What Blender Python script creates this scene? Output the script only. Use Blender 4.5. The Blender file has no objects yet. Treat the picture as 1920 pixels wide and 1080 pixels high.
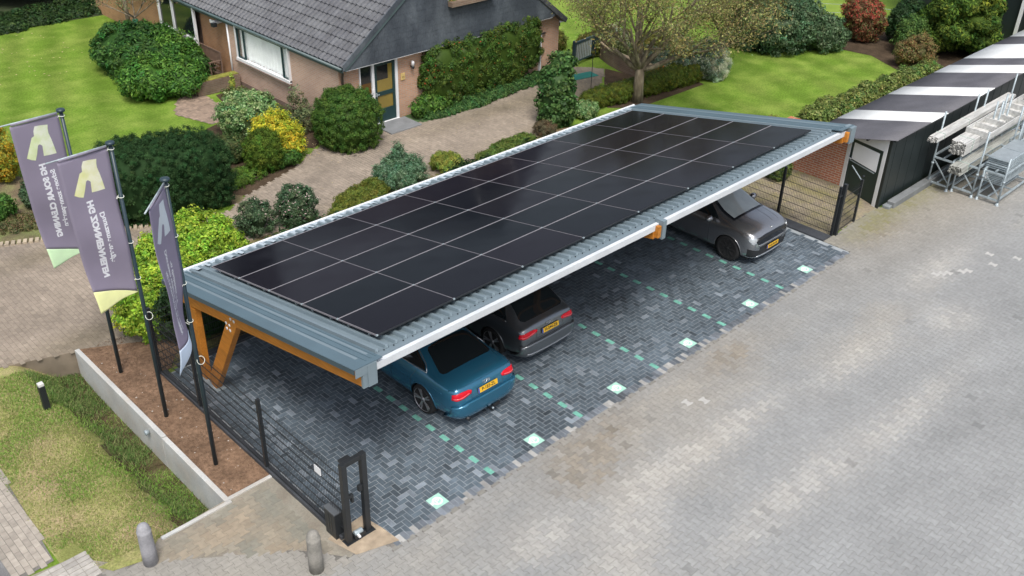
import bpy, math, random
import numpy as np
from mathutils import Vector, Matrix, Quaternion, noise
from mathutils.bvhtree import BVHTree
from mathutils.geometry import delaunay_2d_cdt
random.seed(7)
rng = np.random.default_rng(7)
scene = bpy.context.scene
COL = scene.collection
R = math.radians

# ------------------------------------------------------------------ camera, sky, sun, exposure
cam_d = bpy.data.cameras.new('camera'); cam = bpy.data.objects.new('camera', cam_d); COL.objects.link(cam)
_c = Vector((-1.4518, -11.0063, 12.4883)); _y, _p, _r = 0.7846, 0.5471, 0.0260
_f = Vector((math.sin(_y)*math.cos(_p), math.cos(_y)*math.cos(_p), -math.sin(_p)))
_rt = _f.cross(Vector((0, 0, 1))).normalized(); _up = _rt.cross(_f)
_r2 = _rt*math.cos(_r)+_up*math.sin(_r); _u2 = _up*math.cos(_r)-_rt*math.sin(_r)
_m = Matrix((_r2, _u2, -_f)).transposed().to_4x4(); _m.translation = _c
cam.matrix_world = _m
cam_d.sensor_width = 36; cam_d.lens = 1819.59/1920*36; cam_d.clip_end = 2000; cam_d.clip_start = 0.1
scene.camera = cam
SUN_EL, SUN_AZ = 60, 236       # azimuth measured from +X towards +Y
w = bpy.data.worlds.new("World"); scene.world = w; w.use_nodes = True
nt = w.node_tree; nt.nodes.clear()
sky = nt.nodes.new('ShaderNodeTexSky'); sky.sky_type = 'NISHITA'; sky.sun_disc = False
sky.sun_elevation = R(SUN_EL); sky.sun_rotation = R(90-SUN_AZ)
sky.air_density = 1.0; sky.dust_density = 4.0; sky.ozone_density = 1.0
bg = nt.nodes.new('ShaderNodeBackground'); bg.inputs['Strength'].default_value = 0.14
wo = nt.nodes.new('ShaderNodeOutputWorld')
hs = nt.nodes.new('ShaderNodeHueSaturation'); hs.inputs['Saturation'].default_value = 0.55
nt.links.new(sky.outputs[0], hs.inputs['Color']); nt.links.new(hs.outputs[0], bg.inputs[0]); nt.links.new(bg.outputs[0], wo.inputs[0])
sd = bpy.data.lights.new('sun', 'SUN'); sd.energy = 1.9; sd.angle = R(18); sd.color = (1.0, 0.96, 0.9)
so = bpy.data.objects.new('sun', sd); COL.objects.link(so)
_d = Vector((math.cos(R(SUN_EL))*math.cos(R(SUN_AZ)), math.cos(R(SUN_EL))*math.sin(R(SUN_AZ)), math.sin(R(SUN_EL))))
so.rotation_euler = _d.to_track_quat('Z', 'Y').to_euler()
scene.view_settings.view_transform = 'Standard'; scene.view_settings.look = 'None'
scene.view_settings.exposure = 0.48; scene.view_settings.gamma = 1.0

# ------------------------------------------------------------------ materials
def nmat(name, col, rough=0.8, metal=0.0, var=0.12, vscale=3.0, bump=0.0, bscale=40.0, spec=0.5, col2=None, attr=None,
         coat=0.0, stretch=None, fine=0.0, fscale=30.0, transl=0.0):
    m = bpy.data.materials.new(name); m.use_nodes = True; t = m.node_tree; N = t.nodes; L = t.links
    b = N['Principled BSDF']; b.inputs['Roughness'].default_value = rough; b.inputs['Metallic'].default_value = metal
    b.inputs['Specular IOR Level'].default_value = spec; b.inputs['Coat Weight'].default_value = coat; b.inputs['Coat Roughness'].default_value = 0.06
    tc = N.new('ShaderNodeTexCoord'); src = tc.outputs['Object']
    if stretch:
        mp = N.new('ShaderNodeMapping'); mp.inputs['Scale'].default_value = stretch; L.new(src, mp.inputs[0]); src = mp.outputs[0]
    if attr:
        a = N.new('ShaderNodeAttribute'); a.attribute_name = attr; base = a.outputs['Color']
    else:
        rgb = N.new('ShaderNodeRGB'); rgb.outputs[0].default_value = (*col, 1); base = rgb.outputs[0]
    if col2 is not None:
        n2 = N.new('ShaderNodeTexNoise'); n2.inputs['Scale'].default_value = vscale*0.5; n2.inputs['Detail'].default_value = 6; n2.inputs['Roughness'].default_value = 0.65; L.new(src, n2.inputs['Vector'])
        r2 = N.new('ShaderNodeValToRGB'); r2.color_ramp.elements[0].position = 0.42; r2.color_ramp.elements[1].position = 0.62; L.new(n2.outputs[0], r2.inputs[0])
        mx = N.new('ShaderNodeMix'); mx.data_type = 'RGBA'; L.new(r2.outputs[0], mx.inputs[0]); L.new(base, mx.inputs[6]); mx.inputs[7].default_value = (*col2, 1); base = mx.outputs[2]
    if var > 0:
        n1 = N.new('ShaderNodeTexNoise'); n1.inputs['Scale'].default_value = vscale; n1.inputs['Detail'].default_value = 5; L.new(src, n1.inputs['Vector'])
        mr = N.new('ShaderNodeMapRange'); mr.inputs[1].default_value = 0.3; mr.inputs[2].default_value = 0.7; mr.inputs[3].default_value = 1-var; mr.inputs[4].default_value = 1+var; L.new(n1.outputs[0], mr.inputs[0])
        mu = N.new('ShaderNodeVectorMath'); mu.operation = 'MULTIPLY'; L.new(base, mu.inputs[0]); L.new(mr.outputs[0], mu.inputs[1]); base = mu.outputs[0]
    if fine > 0:
        n1 = N.new('ShaderNodeTexNoise'); n1.inputs['Scale'].default_value = fscale; n1.inputs['Detail'].default_value = 3; L.new(src, n1.inputs['Vector'])
        mr = N.new('ShaderNodeMapRange'); mr.inputs[1].default_value = 0.3; mr.inputs[2].default_value = 0.7; mr.inputs[3].default_value = 1-fine; mr.inputs[4].default_value = 1+fine; L.new(n1.outputs[0], mr.inputs[0])
        mu = N.new('ShaderNodeVectorMath'); mu.operation = 'MULTIPLY'; L.new(base, mu.inputs[0]); L.new(mr.outputs[0], mu.inputs[1]); base = mu.outputs[0]
    L.new(base, b.inputs['Base Color'])
    if bump > 0:
        nb = N.new('ShaderNodeTexNoise'); nb.inputs['Scale'].default_value = bscale; nb.inputs['Detail'].default_value = 4; L.new(src, nb.inputs['Vector'])
        bp = N.new('ShaderNodeBump'); bp.inputs['Strength'].default_value = bump; bp.inputs['Distance'].default_value = 0.02; L.new(nb.outputs[0], bp.inputs['Height']); L.new(bp.outputs[0], b.inputs['Normal'])
    if transl > 0:
        tr = N.new('ShaderNodeBsdfTranslucent'); L.new(base, tr.inputs[0]); ms = N.new('ShaderNodeMixShader'); ms.inputs[0].default_value = transl
        L.new(b.outputs[0], ms.inputs[1]); L.new(tr.outputs[0], ms.inputs[2]); L.new(ms.outputs[0], N['Material Output'].inputs['Surface'])
    return m

def brickmat(name, c1, c2, mortar, scale=1.0, bw=0.22, bh=0.065, ms=0.01, axis='XZ', rough=0.85, bump=0.3, var=0.2):
    m = bpy.data.materials.new(name); m.use_nodes = True; t = m.node_tree; N = t.nodes; L = t.links
    b = N['Principled BSDF']; b.inputs['Roughness'].default_value = rough
    tc = N.new('ShaderNodeTexCoord'); sp = N.new('ShaderNodeSeparateXYZ'); cb = N.new('ShaderNodeCombineXYZ'); L.new(tc.outputs['Object'], sp.inputs[0])
    L.new(sp.outputs[axis[0]], cb.inputs[0]); L.new(sp.outputs[axis[1]], cb.inputs[1])
    br = N.new('ShaderNodeTexBrick'); br.inputs['Scale'].default_value = scale; br.inputs['Brick Width'].default_value = bw; br.inputs['Row Height'].default_value = bh
    br.inputs['Mortar Size'].default_value = ms; br.inputs['Mortar Smooth'].default_value = 0.3; br.inputs['Bias'].default_value = 0
    br.inputs['Color1'].default_value = (*c1, 1); br.inputs['Color2'].default_value = (*c2, 1); br.inputs['Mortar'].default_value = (*mortar, 1); L.new(cb.outputs[0], br.inputs[0])
    n1 = N.new('ShaderNodeTexNoise'); n1.inputs['Scale'].default_value = 1.3; n1.inputs['Detail'].default_value = 6; L.new(tc.outputs['Object'], n1.inputs['Vector'])
    mr = N.new('ShaderNodeMapRange'); mr.inputs[1].default_value = 0.3; mr.inputs[2].default_value = 0.7; mr.inputs[3].default_value = 1-var; mr.inputs[4].default_value = 1+var; L.new(n1.outputs[0], mr.inputs[0])
    mu = N.new('ShaderNodeVectorMath'); mu.operation = 'MULTIPLY'; L.new(br.outputs[0], mu.inputs[0]); L.new(mr.outputs[0], mu.inputs[1]); L.new(mu.outputs[0], b.inputs['Base Color'])
    bp = N.new('ShaderNodeBump'); bp.invert = True; bp.inputs['Strength'].default_value = bump; bp.inputs['Distance'].default_value = 0.01; L.new(br.outputs['Fac'], bp.inputs['Height']); L.new(bp.outputs[0], b.inputs['Normal'])
    return m

# ------------------------------------------------------------------ mesh helpers
class MB:
    def __init__(s): s.v = []; s.f = []; s.m = []; s.mats = []; s.smooth = []
    def mi(s, m):
        if m not in s.mats: s.mats.append(m)
        return s.mats.index(m)
    def add(s, vs, fs, m, smooth=False):
        o = len(s.v); s.v += [tuple(v) for v in vs]; k = s.mi(m)
        for f in fs: s.f.append(tuple(o+i for i in f)); s.m.append(k); s.smooth.append(smooth)
        return s
    def box(s, x0, x1, y0, y1, z0, z1, m, M=None):
        vs = [Vector(p) for p in ((x0,y0,z0),(x1,y0,z0),(x1,y1,z0),(x0,y1,z0),(x0,y0,z1),(x1,y0,z1),(x1,y1,z1),(x0,y1,z1))]
        if M is not None: vs = [M @ v for v in vs]
        return s.add(vs, [(0,3,2,1),(4,5,6,7),(0,1,5,4),(1,2,6,5),(2,3,7,6),(3,0,4,7)], m)
    def bar(s, a, b, w, h, m, up=(0,0,1)):
        a = Vector(a); b = Vector(b); d = b-a; L = d.length; d.normalize(); u = Vector(up)
        x = d.cross(u)
        if x.length < 1e-4: x = d.cross(Vector((1,0,0)))
        x.normalize(); u = x.cross(d)
        M = Matrix((x, d, u)).transposed().to_4x4(); M.translation = a
        return s.box(-w/2, w/2, 0, L, -h/2, h/2, m, M)
    def tube(s, pts, r, m, n=8, cap=True, smooth=True):
        pts = [Vector(p) for p in pts]; rs = r if isinstance(r, (list, tuple)) else [r]*len(pts)
        vs = []; fs = []; prev = None
        for i, p in enumerate(pts):
            d = (pts[min(i+1, len(pts)-1)]-pts[max(i-1, 0)]).normalized()
            if prev is None:
                x = d.cross(Vector((0,0,1)))
                if x.length < 1e-3: x = d.cross(Vector((1,0,0)))
            else: x = prev - d*prev.dot(d)
            x.normalize(); prev = x; y = d.cross(x)
            for k in range(n):
                a = 2*math.pi*k/n; vs.append(p+(x*math.cos(a)+y*math.sin(a))*rs[i])
        for i in range(len(pts)-1):
            for k in range(n):
                a = i*n+k; b = i*n+(k+1) % n; fs.append((a, b, b+n, a+n))
        if cap: fs.append(tuple(range(n))[::-1]); fs.append(tuple(range((len(pts)-1)*n, len(pts)*n)))
        return s.add(vs, fs, m, smooth)
    def lathe(s, c, prof, m, n=24, axis='Z', smooth=True):
        vs = []; fs = []
        for (r, z) in prof:
            for k in range(n):
                a = 2*math.pi*k/n; p = (r*math.cos(a), r*math.sin(a), z)
                if axis == 'X': p = (p[2], p[0], p[1])
                if axis == 'Y': p = (p[0], p[2], p[1])
                vs.append((c[0]+p[0], c[1]+p[1], c[2]+p[2]))
        for i in range(len(prof)-1):
            for k in range(n):
                a = i*n+k; b = i*n+(k+1) % n; fs.append((a, b, b+n, a+n))
        fs.append(tuple(range(n))[::-1]); fs.append(tuple(range((len(prof)-1)*n, len(prof)*n)))
        return s.add(vs, fs, m, smooth)
    def prism(s, poly, z0, z1, m, M=None):
        n = len(poly); vs = [Vector((p[0], p[1], z0)) for p in poly]+[Vector((p[0], p[1], z1)) for p in poly]
        if M is not None: vs = [M @ v for v in vs]
        return s.add(vs, [tuple(range(n))[::-1], tuple(range(n, 2*n))]+[(i, (i+1) % n, (i+1) % n+n, i+n) for i in range(n)], m)
    def build(s, name, parent=None, bevel=0.0, loc=None):
        me = bpy.data.meshes.new(name); me.from_pydata(s.v, [], s.f); me.update()
        for m in s.mats: me.materials.append(m)
        me.polygons.foreach_set('material_index', s.m); me.polygons.foreach_set('use_smooth', s.smooth)
        o = bpy.data.objects.new(name, me); COL.objects.link(o)
        if parent: o.parent = parent
        if loc: o.location = loc
        if bevel > 0:
            b = o.modifiers.new('bevel', 'BEVEL'); b.width = bevel; b.segments = 2; b.limit_method = 'ANGLE'; b.angle_limit = R(40)
        return o

def tag(o, label=None, cat=None, group=None, kind=None):
    if label: o['label'] = label
    if cat: o['category'] = cat
    if group: o['group'] = group
    if kind: o['kind'] = kind
    return o
def thing(name, label, cat, loc=(0,0,0), rz=0, group=None):
    o = bpy.data.objects.new(name, None); COL.objects.link(o); o.location = loc; o.rotation_euler = (0, 0, rz); o.empty_display_size = 0.3
    return tag(o, label, cat, group)
def dup(root, label, loc=None, rz=None):
    def cp(o, par):
        c = o.copy(); COL.objects.link(c); c.parent = par
        for ch in [x for x in bpy.data.objects if x.parent == o]: cp(ch, c)
        return c
    c = cp(root, None); c['label'] = label
    if loc: c.location = loc
    if rz is not None: c.rotation_euler = (0, 0, rz)
    return c
def text_mesh(name, s, size, mat, M, parent=None, extrude=0.0015, align='LEFT', mirror=False, bold=0.0, sx=1.0):
    cu = bpy.data.curves.new(name, 'FONT'); cu.body = s; cu.size = size; cu.extrude = extrude; cu.align_x = align; cu.align_y = 'CENTER'; cu.offset = bold
    t = bpy.data.objects.new(name+'_tmp', cu); COL.objects.link(t); bpy.context.view_layer.update()
    me = bpy.data.meshes.new_from_object(t.evaluated_get(bpy.context.evaluated_depsgraph_get()))
    bpy.data.objects.remove(t)
    S = Matrix.Diagonal((sx, -1 if mirror else 1, 1, 1)); me.transform(M @ S)
    me.materials.clear(); me.materials.append(mat); me.name = name
    o = bpy.data.objects.new(name, me); COL.objects.link(o)
    if parent: o.parent = parent
    return o
def inpoly(x, y, P):
    c = False; n = len(P); j = n-1
    for i in range(n):
        if (P[i][1] > y) != (P[j][1] > y) and x < (P[j][0]-P[i][0])*(y-P[i][1])/(P[j][1]-P[i][1])+P[i][0]: c = not c
        j = i
    return c
def fmesh(name, V, F, cols, mat, parent=None, smooth=False):
    """numpy quad mesh with a colour per face"""
    me = bpy.data.meshes.new(name); nv = len(V); nf = len(F)
    me.vertices.add(nv); me.vertices.foreach_set('co', np.asarray(V, np.float32).ravel())
    me.loops.add(nf*4); me.loops.foreach_set('vertex_index', np.asarray(F, np.int32).ravel())
    me.polygons.add(nf); me.polygons.foreach_set('loop_start', np.arange(0, nf*4, 4, dtype=np.int32)); me.update(calc_edges=True)
    at = me.attributes.new('col', 'FLOAT_COLOR', 'FACE')
    c4 = np.ones((nf, 4), np.float32); c4[:, :3] = cols; at.data.foreach_set('color', c4.ravel())
    me.materials.append(mat)
    if smooth: me.polygons.foreach_set('use_smooth', [True]*nf)
    o = bpy.data.objects.new(name, me); COL.objects.link(o)
    if parent: o.parent = parent
    return o
# ------------------------------------------------------------------ ground
M_lawn = nmat('lawn_grass', (0.125, 0.215, 0.026), 0.9, var=0.13, vscale=1.4, bump=0.9, bscale=60, spec=0.1, col2=(0.175, 0.245, 0.045), fine=0.24, fscale=16)
# faint mowing stripes in the lawn
def add_stripes(m, angle, width, amt):
    t = m.node_tree; N = t.nodes; L = t.links; b = N['Principled BSDF']; src = b.inputs['Base Color'].links[0].from_socket
    tc = N.new('ShaderNodeTexCoord'); mp = N.new('ShaderNodeMapping'); mp.inputs['Rotation'].default_value = (0, 0, angle); L.new(tc.outputs['Object'], mp.inputs[0])
    wv = N.new('ShaderNodeTexWave'); wv.inputs['Scale'].default_value = 1/width; wv.inputs['Distortion'].default_value = 2.5; wv.inputs['Detail'].default_value = 3; wv.inputs['Detail Scale'].default_value = 0.6; L.new(mp.outputs[0], wv.inputs[0])
    mr = N.new('ShaderNodeMapRange'); mr.inputs[3].default_value = 1-amt; mr.inputs[4].default_value = 1+amt; L.new(wv.outputs['Fac'], mr.inputs[0])
    mu = N.new('ShaderNodeVectorMath'); mu.operation = 'MULTIPLY'; L.new(src, mu.inputs[0]); L.new(mr.outputs[0], mu.inputs[1]); L.new(mu.outputs[0], b.inputs['Base Color'])
add_stripes(M_lawn, R(20), 4.5, 0.12)
M_soil = nmat('bed_soil', (0.19, 0.122, 0.08), 0.95, var=0.25, vscale=2, bump=1.0, bscale=25, spec=0.1, fine=0.3, fscale=14)
M_dsoil = nmat('dark_soil', (0.07, 0.05, 0.033), 0.95, var=0.3, vscale=2, bump=1.0, bscale=20, spec=0.1, fine=0.3)
M_verge = nmat('verge_ground', (0.24, 0.26, 0.085), 0.95, var=0.25, vscale=1.5, bump=1.0, bscale=30, spec=0.1, col2=(0.30, 0.24, 0.14), fine=0.25)
M_meadow = nmat('meadow', (0.145, 0.225, 0.035), 0.95, var=0.25, vscale=0.5, bump=0.8, bscale=12, spec=0.1, col2=(0.19, 0.26, 0.045), fine=0.15)
M_conc = nmat('poured_concrete', (0.28, 0.245, 0.195), 0.9, var=0.28, vscale=2.2, bump=0.4, bscale=60, col2=(0.21, 0.20, 0.165), fine=0.12)
M_whitec = nmat('white_concrete', (0.50, 0.51, 0.50), 0.85, var=0.16, vscale=3, bump=0.3, bscale=30, col2=(0.40, 0.38, 0.35), fine=0.08)
M_asph = nmat('asphalt', (0.17, 0.17, 0.17), 0.9, var=0.15, bump=0.5, bscale=90, fine=0.2, fscale=60)
M_sand = nmat('joint_sand', (0.15, 0.142, 0.128), 0.95, var=0.3, vscale=1.0, fine=0.2)
M_dark = nmat('joint_dark', (0.30, 0.33, 0.35), 0.9, var=0.2)

def sheet(name, poly, z, m, depth=0.0, kind='structure'):
    if sum(poly[i][0]*poly[(i+1) % len(poly)][1]-poly[(i+1) % len(poly)][0]*poly[i][1] for i in range(len(poly))) < 0: poly = poly[::-1]
    b = MB(); n = len(poly)
    if depth: b.prism(poly, z-depth, z, m)
    else: b.add([(p[0], p[1], z) for p in poly], [tuple(range(n))], m)
    o = b.build(name); return tag(o, kind=kind)

HX0, HX1, HY0, HY1 = 1.3, 4.07, 1.62, 9.4
b = MB(); B = 900
b.add([(-B,-B,0),(B,-B,0),(B,HY0,0),(-B,HY0,0),(-B,HY0,0),(HX0,HY0,0),(HX0,HY1,0),(-B,HY1,0),(HX1,HY0,0),(B,HY0,0),(B,HY1,0),(HX1,HY1,0),(-B,HY1,0),(B,HY1,0),(B,B,0),(-B,B,0)],
      [(0,1,2,3),(4,5,6,7),(8,9,10,11),(12,13,14,15)], M_lawn)
tag(b.build('ground'), kind='structure')
def vz(x, y):
    t = min(max((x-2.75)/1.0, 0), 1); t = t*t*(3-2*t)
    e = min(max((y-7.2)/2.0, 0), 1)
    return -t*(0.70-0.28*e)+0.014*noise.noise(Vector((x*2.1, y*2.1, 0)))*min(1, (x-HX0)*3)*min(1, (y-HY0)*4 if y > HY0 else 0)
nx, ny = 56, 150; V = []; F = []
for j in range(ny+1):
    for i in range(nx+1):
        x = HX0+(HX1-HX0)*i/nx; y = HY0+(HY1-HY0)*j/ny; V.append((x, y, vz(x, y)))
for j in range(ny):
    for i in range(nx): a = j*(nx+1)+i; F.append((a, a+1, a+nx+2, a+nx+1))
b = MB(); M_ditch = nmat('ditch_soil', (0.085, 0.062, 0.036), 0.95, var=0.3, vscale=3, bump=1.0, bscale=30, spec=0.1, col2=(0.10, 0.105, 0.042), fine=0.35, fscale=18)
isd = [(V[f[0]][0] > 3.25+0.25*noise.noise(Vector((V[f[0]][1]*2, 3, V[f[0]][0]*2))) and not (V[f[0]][1] > 6.8 and V[f[0]][0] < 3.5)) for f in F]
b.add(V, [f for f, q in zip(F, isd) if not q], M_verge, True); b.add(V, [f for f, q in zip(F, isd) if q], M_ditch, True); tag(b.build('verge'), kind='structure')

# meadow beyond the far fence, soil under the far shrubs
sheet('meadow', [(30, 30), (28.5, 22), (37.6, 12.6), (40.6, 9.3), (42.6, 5.0), (60, 5), (300, 20), (300, 300), (20, 300), (24, 40)], 0.004, M_meadow)
sheet('shrub_bed', [(36.2, 9.6), (37.0, 8.0), (37.2, 6.8), (36.3, 5.2), (37.5, 3.6), (42.6, 3.0), (42.4, 5.0), (40.5, 9.0), (38.2, 11.2)], 0.008, M_dsoil)
sheet('forest_floor', [(6.0, 31.6), (9.6, 32.0), (13, 32.6), (16.0, 32.4), (19, 30.5), (60, 60), (-30, 80), (-30, 26)], 0.008, nmat('forest_floor', (0.03, 0.045, 0.015), 0.95, var=0.3, bump=1, bscale=8))
sheet('planting_bed', [(5.3, 6.02), (21.4, 6.02), (23.2, 9.3), (21.2, 9.95), (16.5, 9.85), (12.2, 9.75), (9.2, 9.9), (7.6, 8.3), (6.02, 6.95)], 0.012, nmat('bed_ground', (0.13, 0.14, 0.045), 0.95, var=0.35, vscale=2, bump=1, bscale=25, col2=(0.17, 0.12, 0.07), fine=0.3))
sheet('house_bed', [(13.4, 15.2), (14.3, 13.9), (14.8, 14.2), (15.6, 14.2), (15.6, 20.4), (14.4, 20.2), (13.9, 18.0), (12.6, 17.6), (11.5, 16.0), (11.2, 14.6), (10.4, 13.0), (10.9, 12.3), (13.2, 13.1)], 0.012, M_dsoil)
sheet('hedge_bed', [(5.2, 13.6), (10.6, 12.0), (11.4, 13.4), (9.0, 15.0), (6.8, 17.4), (5.7, 20.0), (4.0, 20.0), (4.2, 14.4)], 0.008, nmat('shrub_ground', (0.16, 0.12, 0.07), 0.95, var=0.35, vscale=2, bump=1, bscale=25, col2=(0.13, 0.15, 0.05), fine=0.3))
sheet('wall_bed', [(18.0, 14.2), (18.25, 13.35), (19.4, 13.1), (21.6, 13.3), (24.4, 13.55), (26.2, 14.2)], 0.012, nmat('ivy_ground', (0.05, 0.10, 0.03), 0.9, var=0.4, vscale=4, bump=1, bscale=30, fine=0.4))
sheet('garden_soil', [(24.2, 10.1), (26.2, 12.0), (27.4, 13.0), (27.7, 11.2), (29.2, 10.4), (28.9, 9.3), (25.0, 9.35)], 0.008, M_dsoil)

# -------- paving stones, every stone its own little block
def pavers(name, shape, centres, cols, z0, h, mat, tilt=0.0):
    n = len(shape); V = []; F = []; C = []
    for (x, y, a), c in zip(centres, cols):
        ca, sa = math.cos(a), math.sin(a); o = len(V); tx = random.gauss(0, tilt); ty = random.gauss(0, tilt); dz = random.uniform(-.0008, .0008)
        for (px, py) in shape: V.append((x+px*ca-py*sa, y+px*sa+py*ca, z0+h+dz+px*tx+py*ty))
        for (px, py) in shape: V.append((x+px*1.02*ca-py*1.02*sa, y+px*1.02*sa+py*1.02*ca, z0))
        F.append(tuple(range(o, o+n))); C.append(c)
        for i in range(n): F.append((o+i, o+n+i, o+n+(i+1) % n, o+(i+1) % n)); C.append(c)
    me = bpy.data.meshes.new(name); me.from_pydata(V, [], F); me.update()
    at = me.attributes.new('col', 'FLOAT_COLOR', 'FACE'); c4 = np.ones((len(F), 4), np.float32); c4[:, :3] = C; at.data.foreach_set('color', c4.ravel())
    me.materials.append(mat); o = bpy.data.objects.new(name, me); COL.objects.link(o); return tag(o, kind='structure')
def herring(x0, x1, y0, y1, L=0.21, ang=0.0):
    """90 degree herringbone of L x L/2 bricks"""
    W = L/2; out = []
    for i in range(int((x1-x0)/W)+60):
        for j in range(int((y1-y0)/W)+60):
            X = x0-30*W+i*W; Y = y0-30*W+j*W; k = (i-j) % 4
            if k == 0: out.append((X+W, Y+W/2, 0.0))
            elif k == 2: out.append((X+W/2, Y, math.pi/2))
    return out
def pick(base, spread, light=None, pl=0.05):
    c = np.array(base)*(1+random.gauss(0, spread)); 
    if light is not None and random.random() < pl: c = np.array(light)*(1+random.gauss(0, 0.12))
    return np.clip(c, 0.005, 0.9)
g = 0.004
rect = lambda L, W: [(-L/2+g, -W/2+g), (L/2-g, -W/2+g), (L/2-g, W/2-g), (-L/2+g, W/2-g)]
# dark herringbone of the parking bays
BAY = [(5.14, -0.62), (5.62, -0.62), (5.62, -1.24), (21.0, -1.24), (21.0, 5.88), (5.14, 5.88)]
M_bay = nmat('dark_paver', (0.1, 0.1, 0.1), 0.5, var=0.22, vscale=0.8, bump=0.35, bscale=120, attr='col', spec=0.45, fine=0.15, fscale=9)
cs = []; cc = []
dash = []
for bx in (8.08, 10.56, 13.04, 15.55, 18.03):
    for k in range(13): dash.append((bx, -0.97+k*0.4266))
for (x, y, a) in herring(5.1, 21.2, -1.3, 6.0):
    if not inpoly(x, y, BAY): continue
    if y < -1.13 or x < 5.18 or x > 20.89: continue
    n = noise.noise(Vector((x*0.45, y*0.45, 3))); s = 0.5+0.5*noise.noise(Vector((x*1.3, y*1.3, 8)))
    cs.append((x, y, a)); cc.append(pick(np.array((0.088, 0.114, 0.138))*(1+0.3*n), 0.15, (0.19, 0.225, 0.26), 0.05*(0.1+s*1.9)))
for k in range(int((21.0-5.62)/0.105)):      # soldier course along the front edge
    x = 5.62+0.0525+k*0.105; cs.append((x, -1.19, math.pi/2)); cc.append(pick((0.14, 0.16, 0.185), 0.2, (0.34, 0.34, 0.33), 0.2))
g = 0.0055
pavers('bay_paving', rect(0.21, 0.105), cs, cc, 0.006, 0.010, M_bay, 0.004)
g = 0.004
sheet('bay_bedding', BAY, 0.012, M_dark)
# green bay lines, one stone each, and the charging tiles
M_mint = nmat('mint_paver', (0.16, 0.42, 0.34), 0.6, var=0.2, vscale=6, bump=0.2, fine=0.15)
b = MB()
for (x, y) in dash: b.box(x-0.052, x+0.052, y-0.105, y+0.105, 0.008, 0.0195, M_mint)
tag(b.build('bay_lines'), kind='structure')
M_tile = nmat('mint_tile', (0.36, 0.62, 0.53), 0.6, var=0.1, vscale=8)
M_wmark = nmat('white_marking', (0.8, 0.82, 0.8), 0.6, var=0.08, vscale=9)
def charge_tile(x, y, lab):
    t = thing('charging_tile', lab, 'charging tile', (x, y, 0.0), 0, 'mint charging tiles in the parking bays')
    MB().box(-.15, .15, -.15, .15, 0.008, 0.022, M_tile).build('tile', t)
    b = MB()
    def ring(r0, r1, n=28):
        vs = [(r*math.cos(2*math.pi*k/n), r*math.sin(2*math.pi*k/n), 0.0228) for r in (r0, r1) for k in range(n)]
        b.add(vs, [(k, (k+1) % n, (k+1) % n+n, k+n) for k in range(n)], M_wmark)
    ring(0.068, 0.10)
    b.box(-.045, -.02, -.05, .05, 0.0222, 0.0228, M_wmark); b.box(-.02, .03, .03, .05, 0.0222, 0.0228, M_wmark); b.box(.03, .048, -.0, .05, 0.0222, 0.0228, M_wmark); b.box(-.02, .03, -.01, .008, 0.0222, 0.0228, M_wmark)
    b.box(-.145, -.10, -.035, .035, 0.0222, 0.0228, M_wmark)
    b.build('charging_symbol', t)
    return t
tl = ['pale mint charging tile in the bay nearest the gate frame', 'pale mint charging tile in front of the blue car', 'pale mint charging tile in front of the grey estate car',
      'pale mint charging tile before the empty bay right of the grey estate', 'pale mint charging tile before the empty bay left of the silver grey hatchback', 'pale mint charging tile in front of the silver grey hatchback nose']
for k in range(6): charge_tile(6.84+2.49*k, -0.93, tl[k])
# yard of I-shaped concrete pavers
def ishape(L=0.2, W=0.165, d=0.02, g=0.0035):
    h = W/2-g; a = L/2-g
    P = [(-a, -(h+d)), (-0.062, -(h+d)), (-0.038, -(h-d)), (0.038, -(h-d)), (0.062, -(h+d)), (a, -(h+d))]
    return P+[(-p[0], -p[1]) for p in P]
YARD = [(-1, 1.5), (-1, -9.6), (46, -9.6), (46, -0.62), (24.2, -0.62), (24.0, -0.30), (21.45, -0.50), (21.3, 0.6), (21.03, 0.6), (21.0, -1.25), (5.7, -1.25), (5.55, -0.75), (4.9, -0.95), (4.1, 0.1), (2.6, 1.25), (1.9, 1.5), (1.5, 1.6)]
M_yard = nmat('yard_paver', (0.3, 0.3, 0.3), 0.85, var=0.0, bump=0.35, bscale=150, attr='col', spec=0.35, fine=0.10, fscale=12)
cs = []; cc = []
def near(x, y, px, py, rx, ry, s=0.0): 
    return math.exp(-(((x-px)/rx)**2+((y-py)/ry)**2))
brown = [(10.3, -1.75, 1.0, 0.55), (14.6, -1.9, 0.9, 0.45), (9.4, -2.2, 0.8, 0.6), (22.8, -1.2, 1.2, 0.4)]
pale = [(10.2, -3.2, 1.0, 0.35), (11.6, -3.3, 1.4, 0.3), (13.0, -3.4, 1.2, 0.3), (16.5, -3.8, 1.6, 0.35), (9.2, -3.6, 0.8, 0.5), (19.8, -4.6, 0.8, 0.5), (12.0, -5.2, 2.5, 0.35), (15.5, -5.6, 2.5, 0.3), (7.6, -2.9, 0.7, 0.4), (7.6, -4.4, 1.2, 0.5), (22, -3.2, 1.5, 0.35)]
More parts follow.
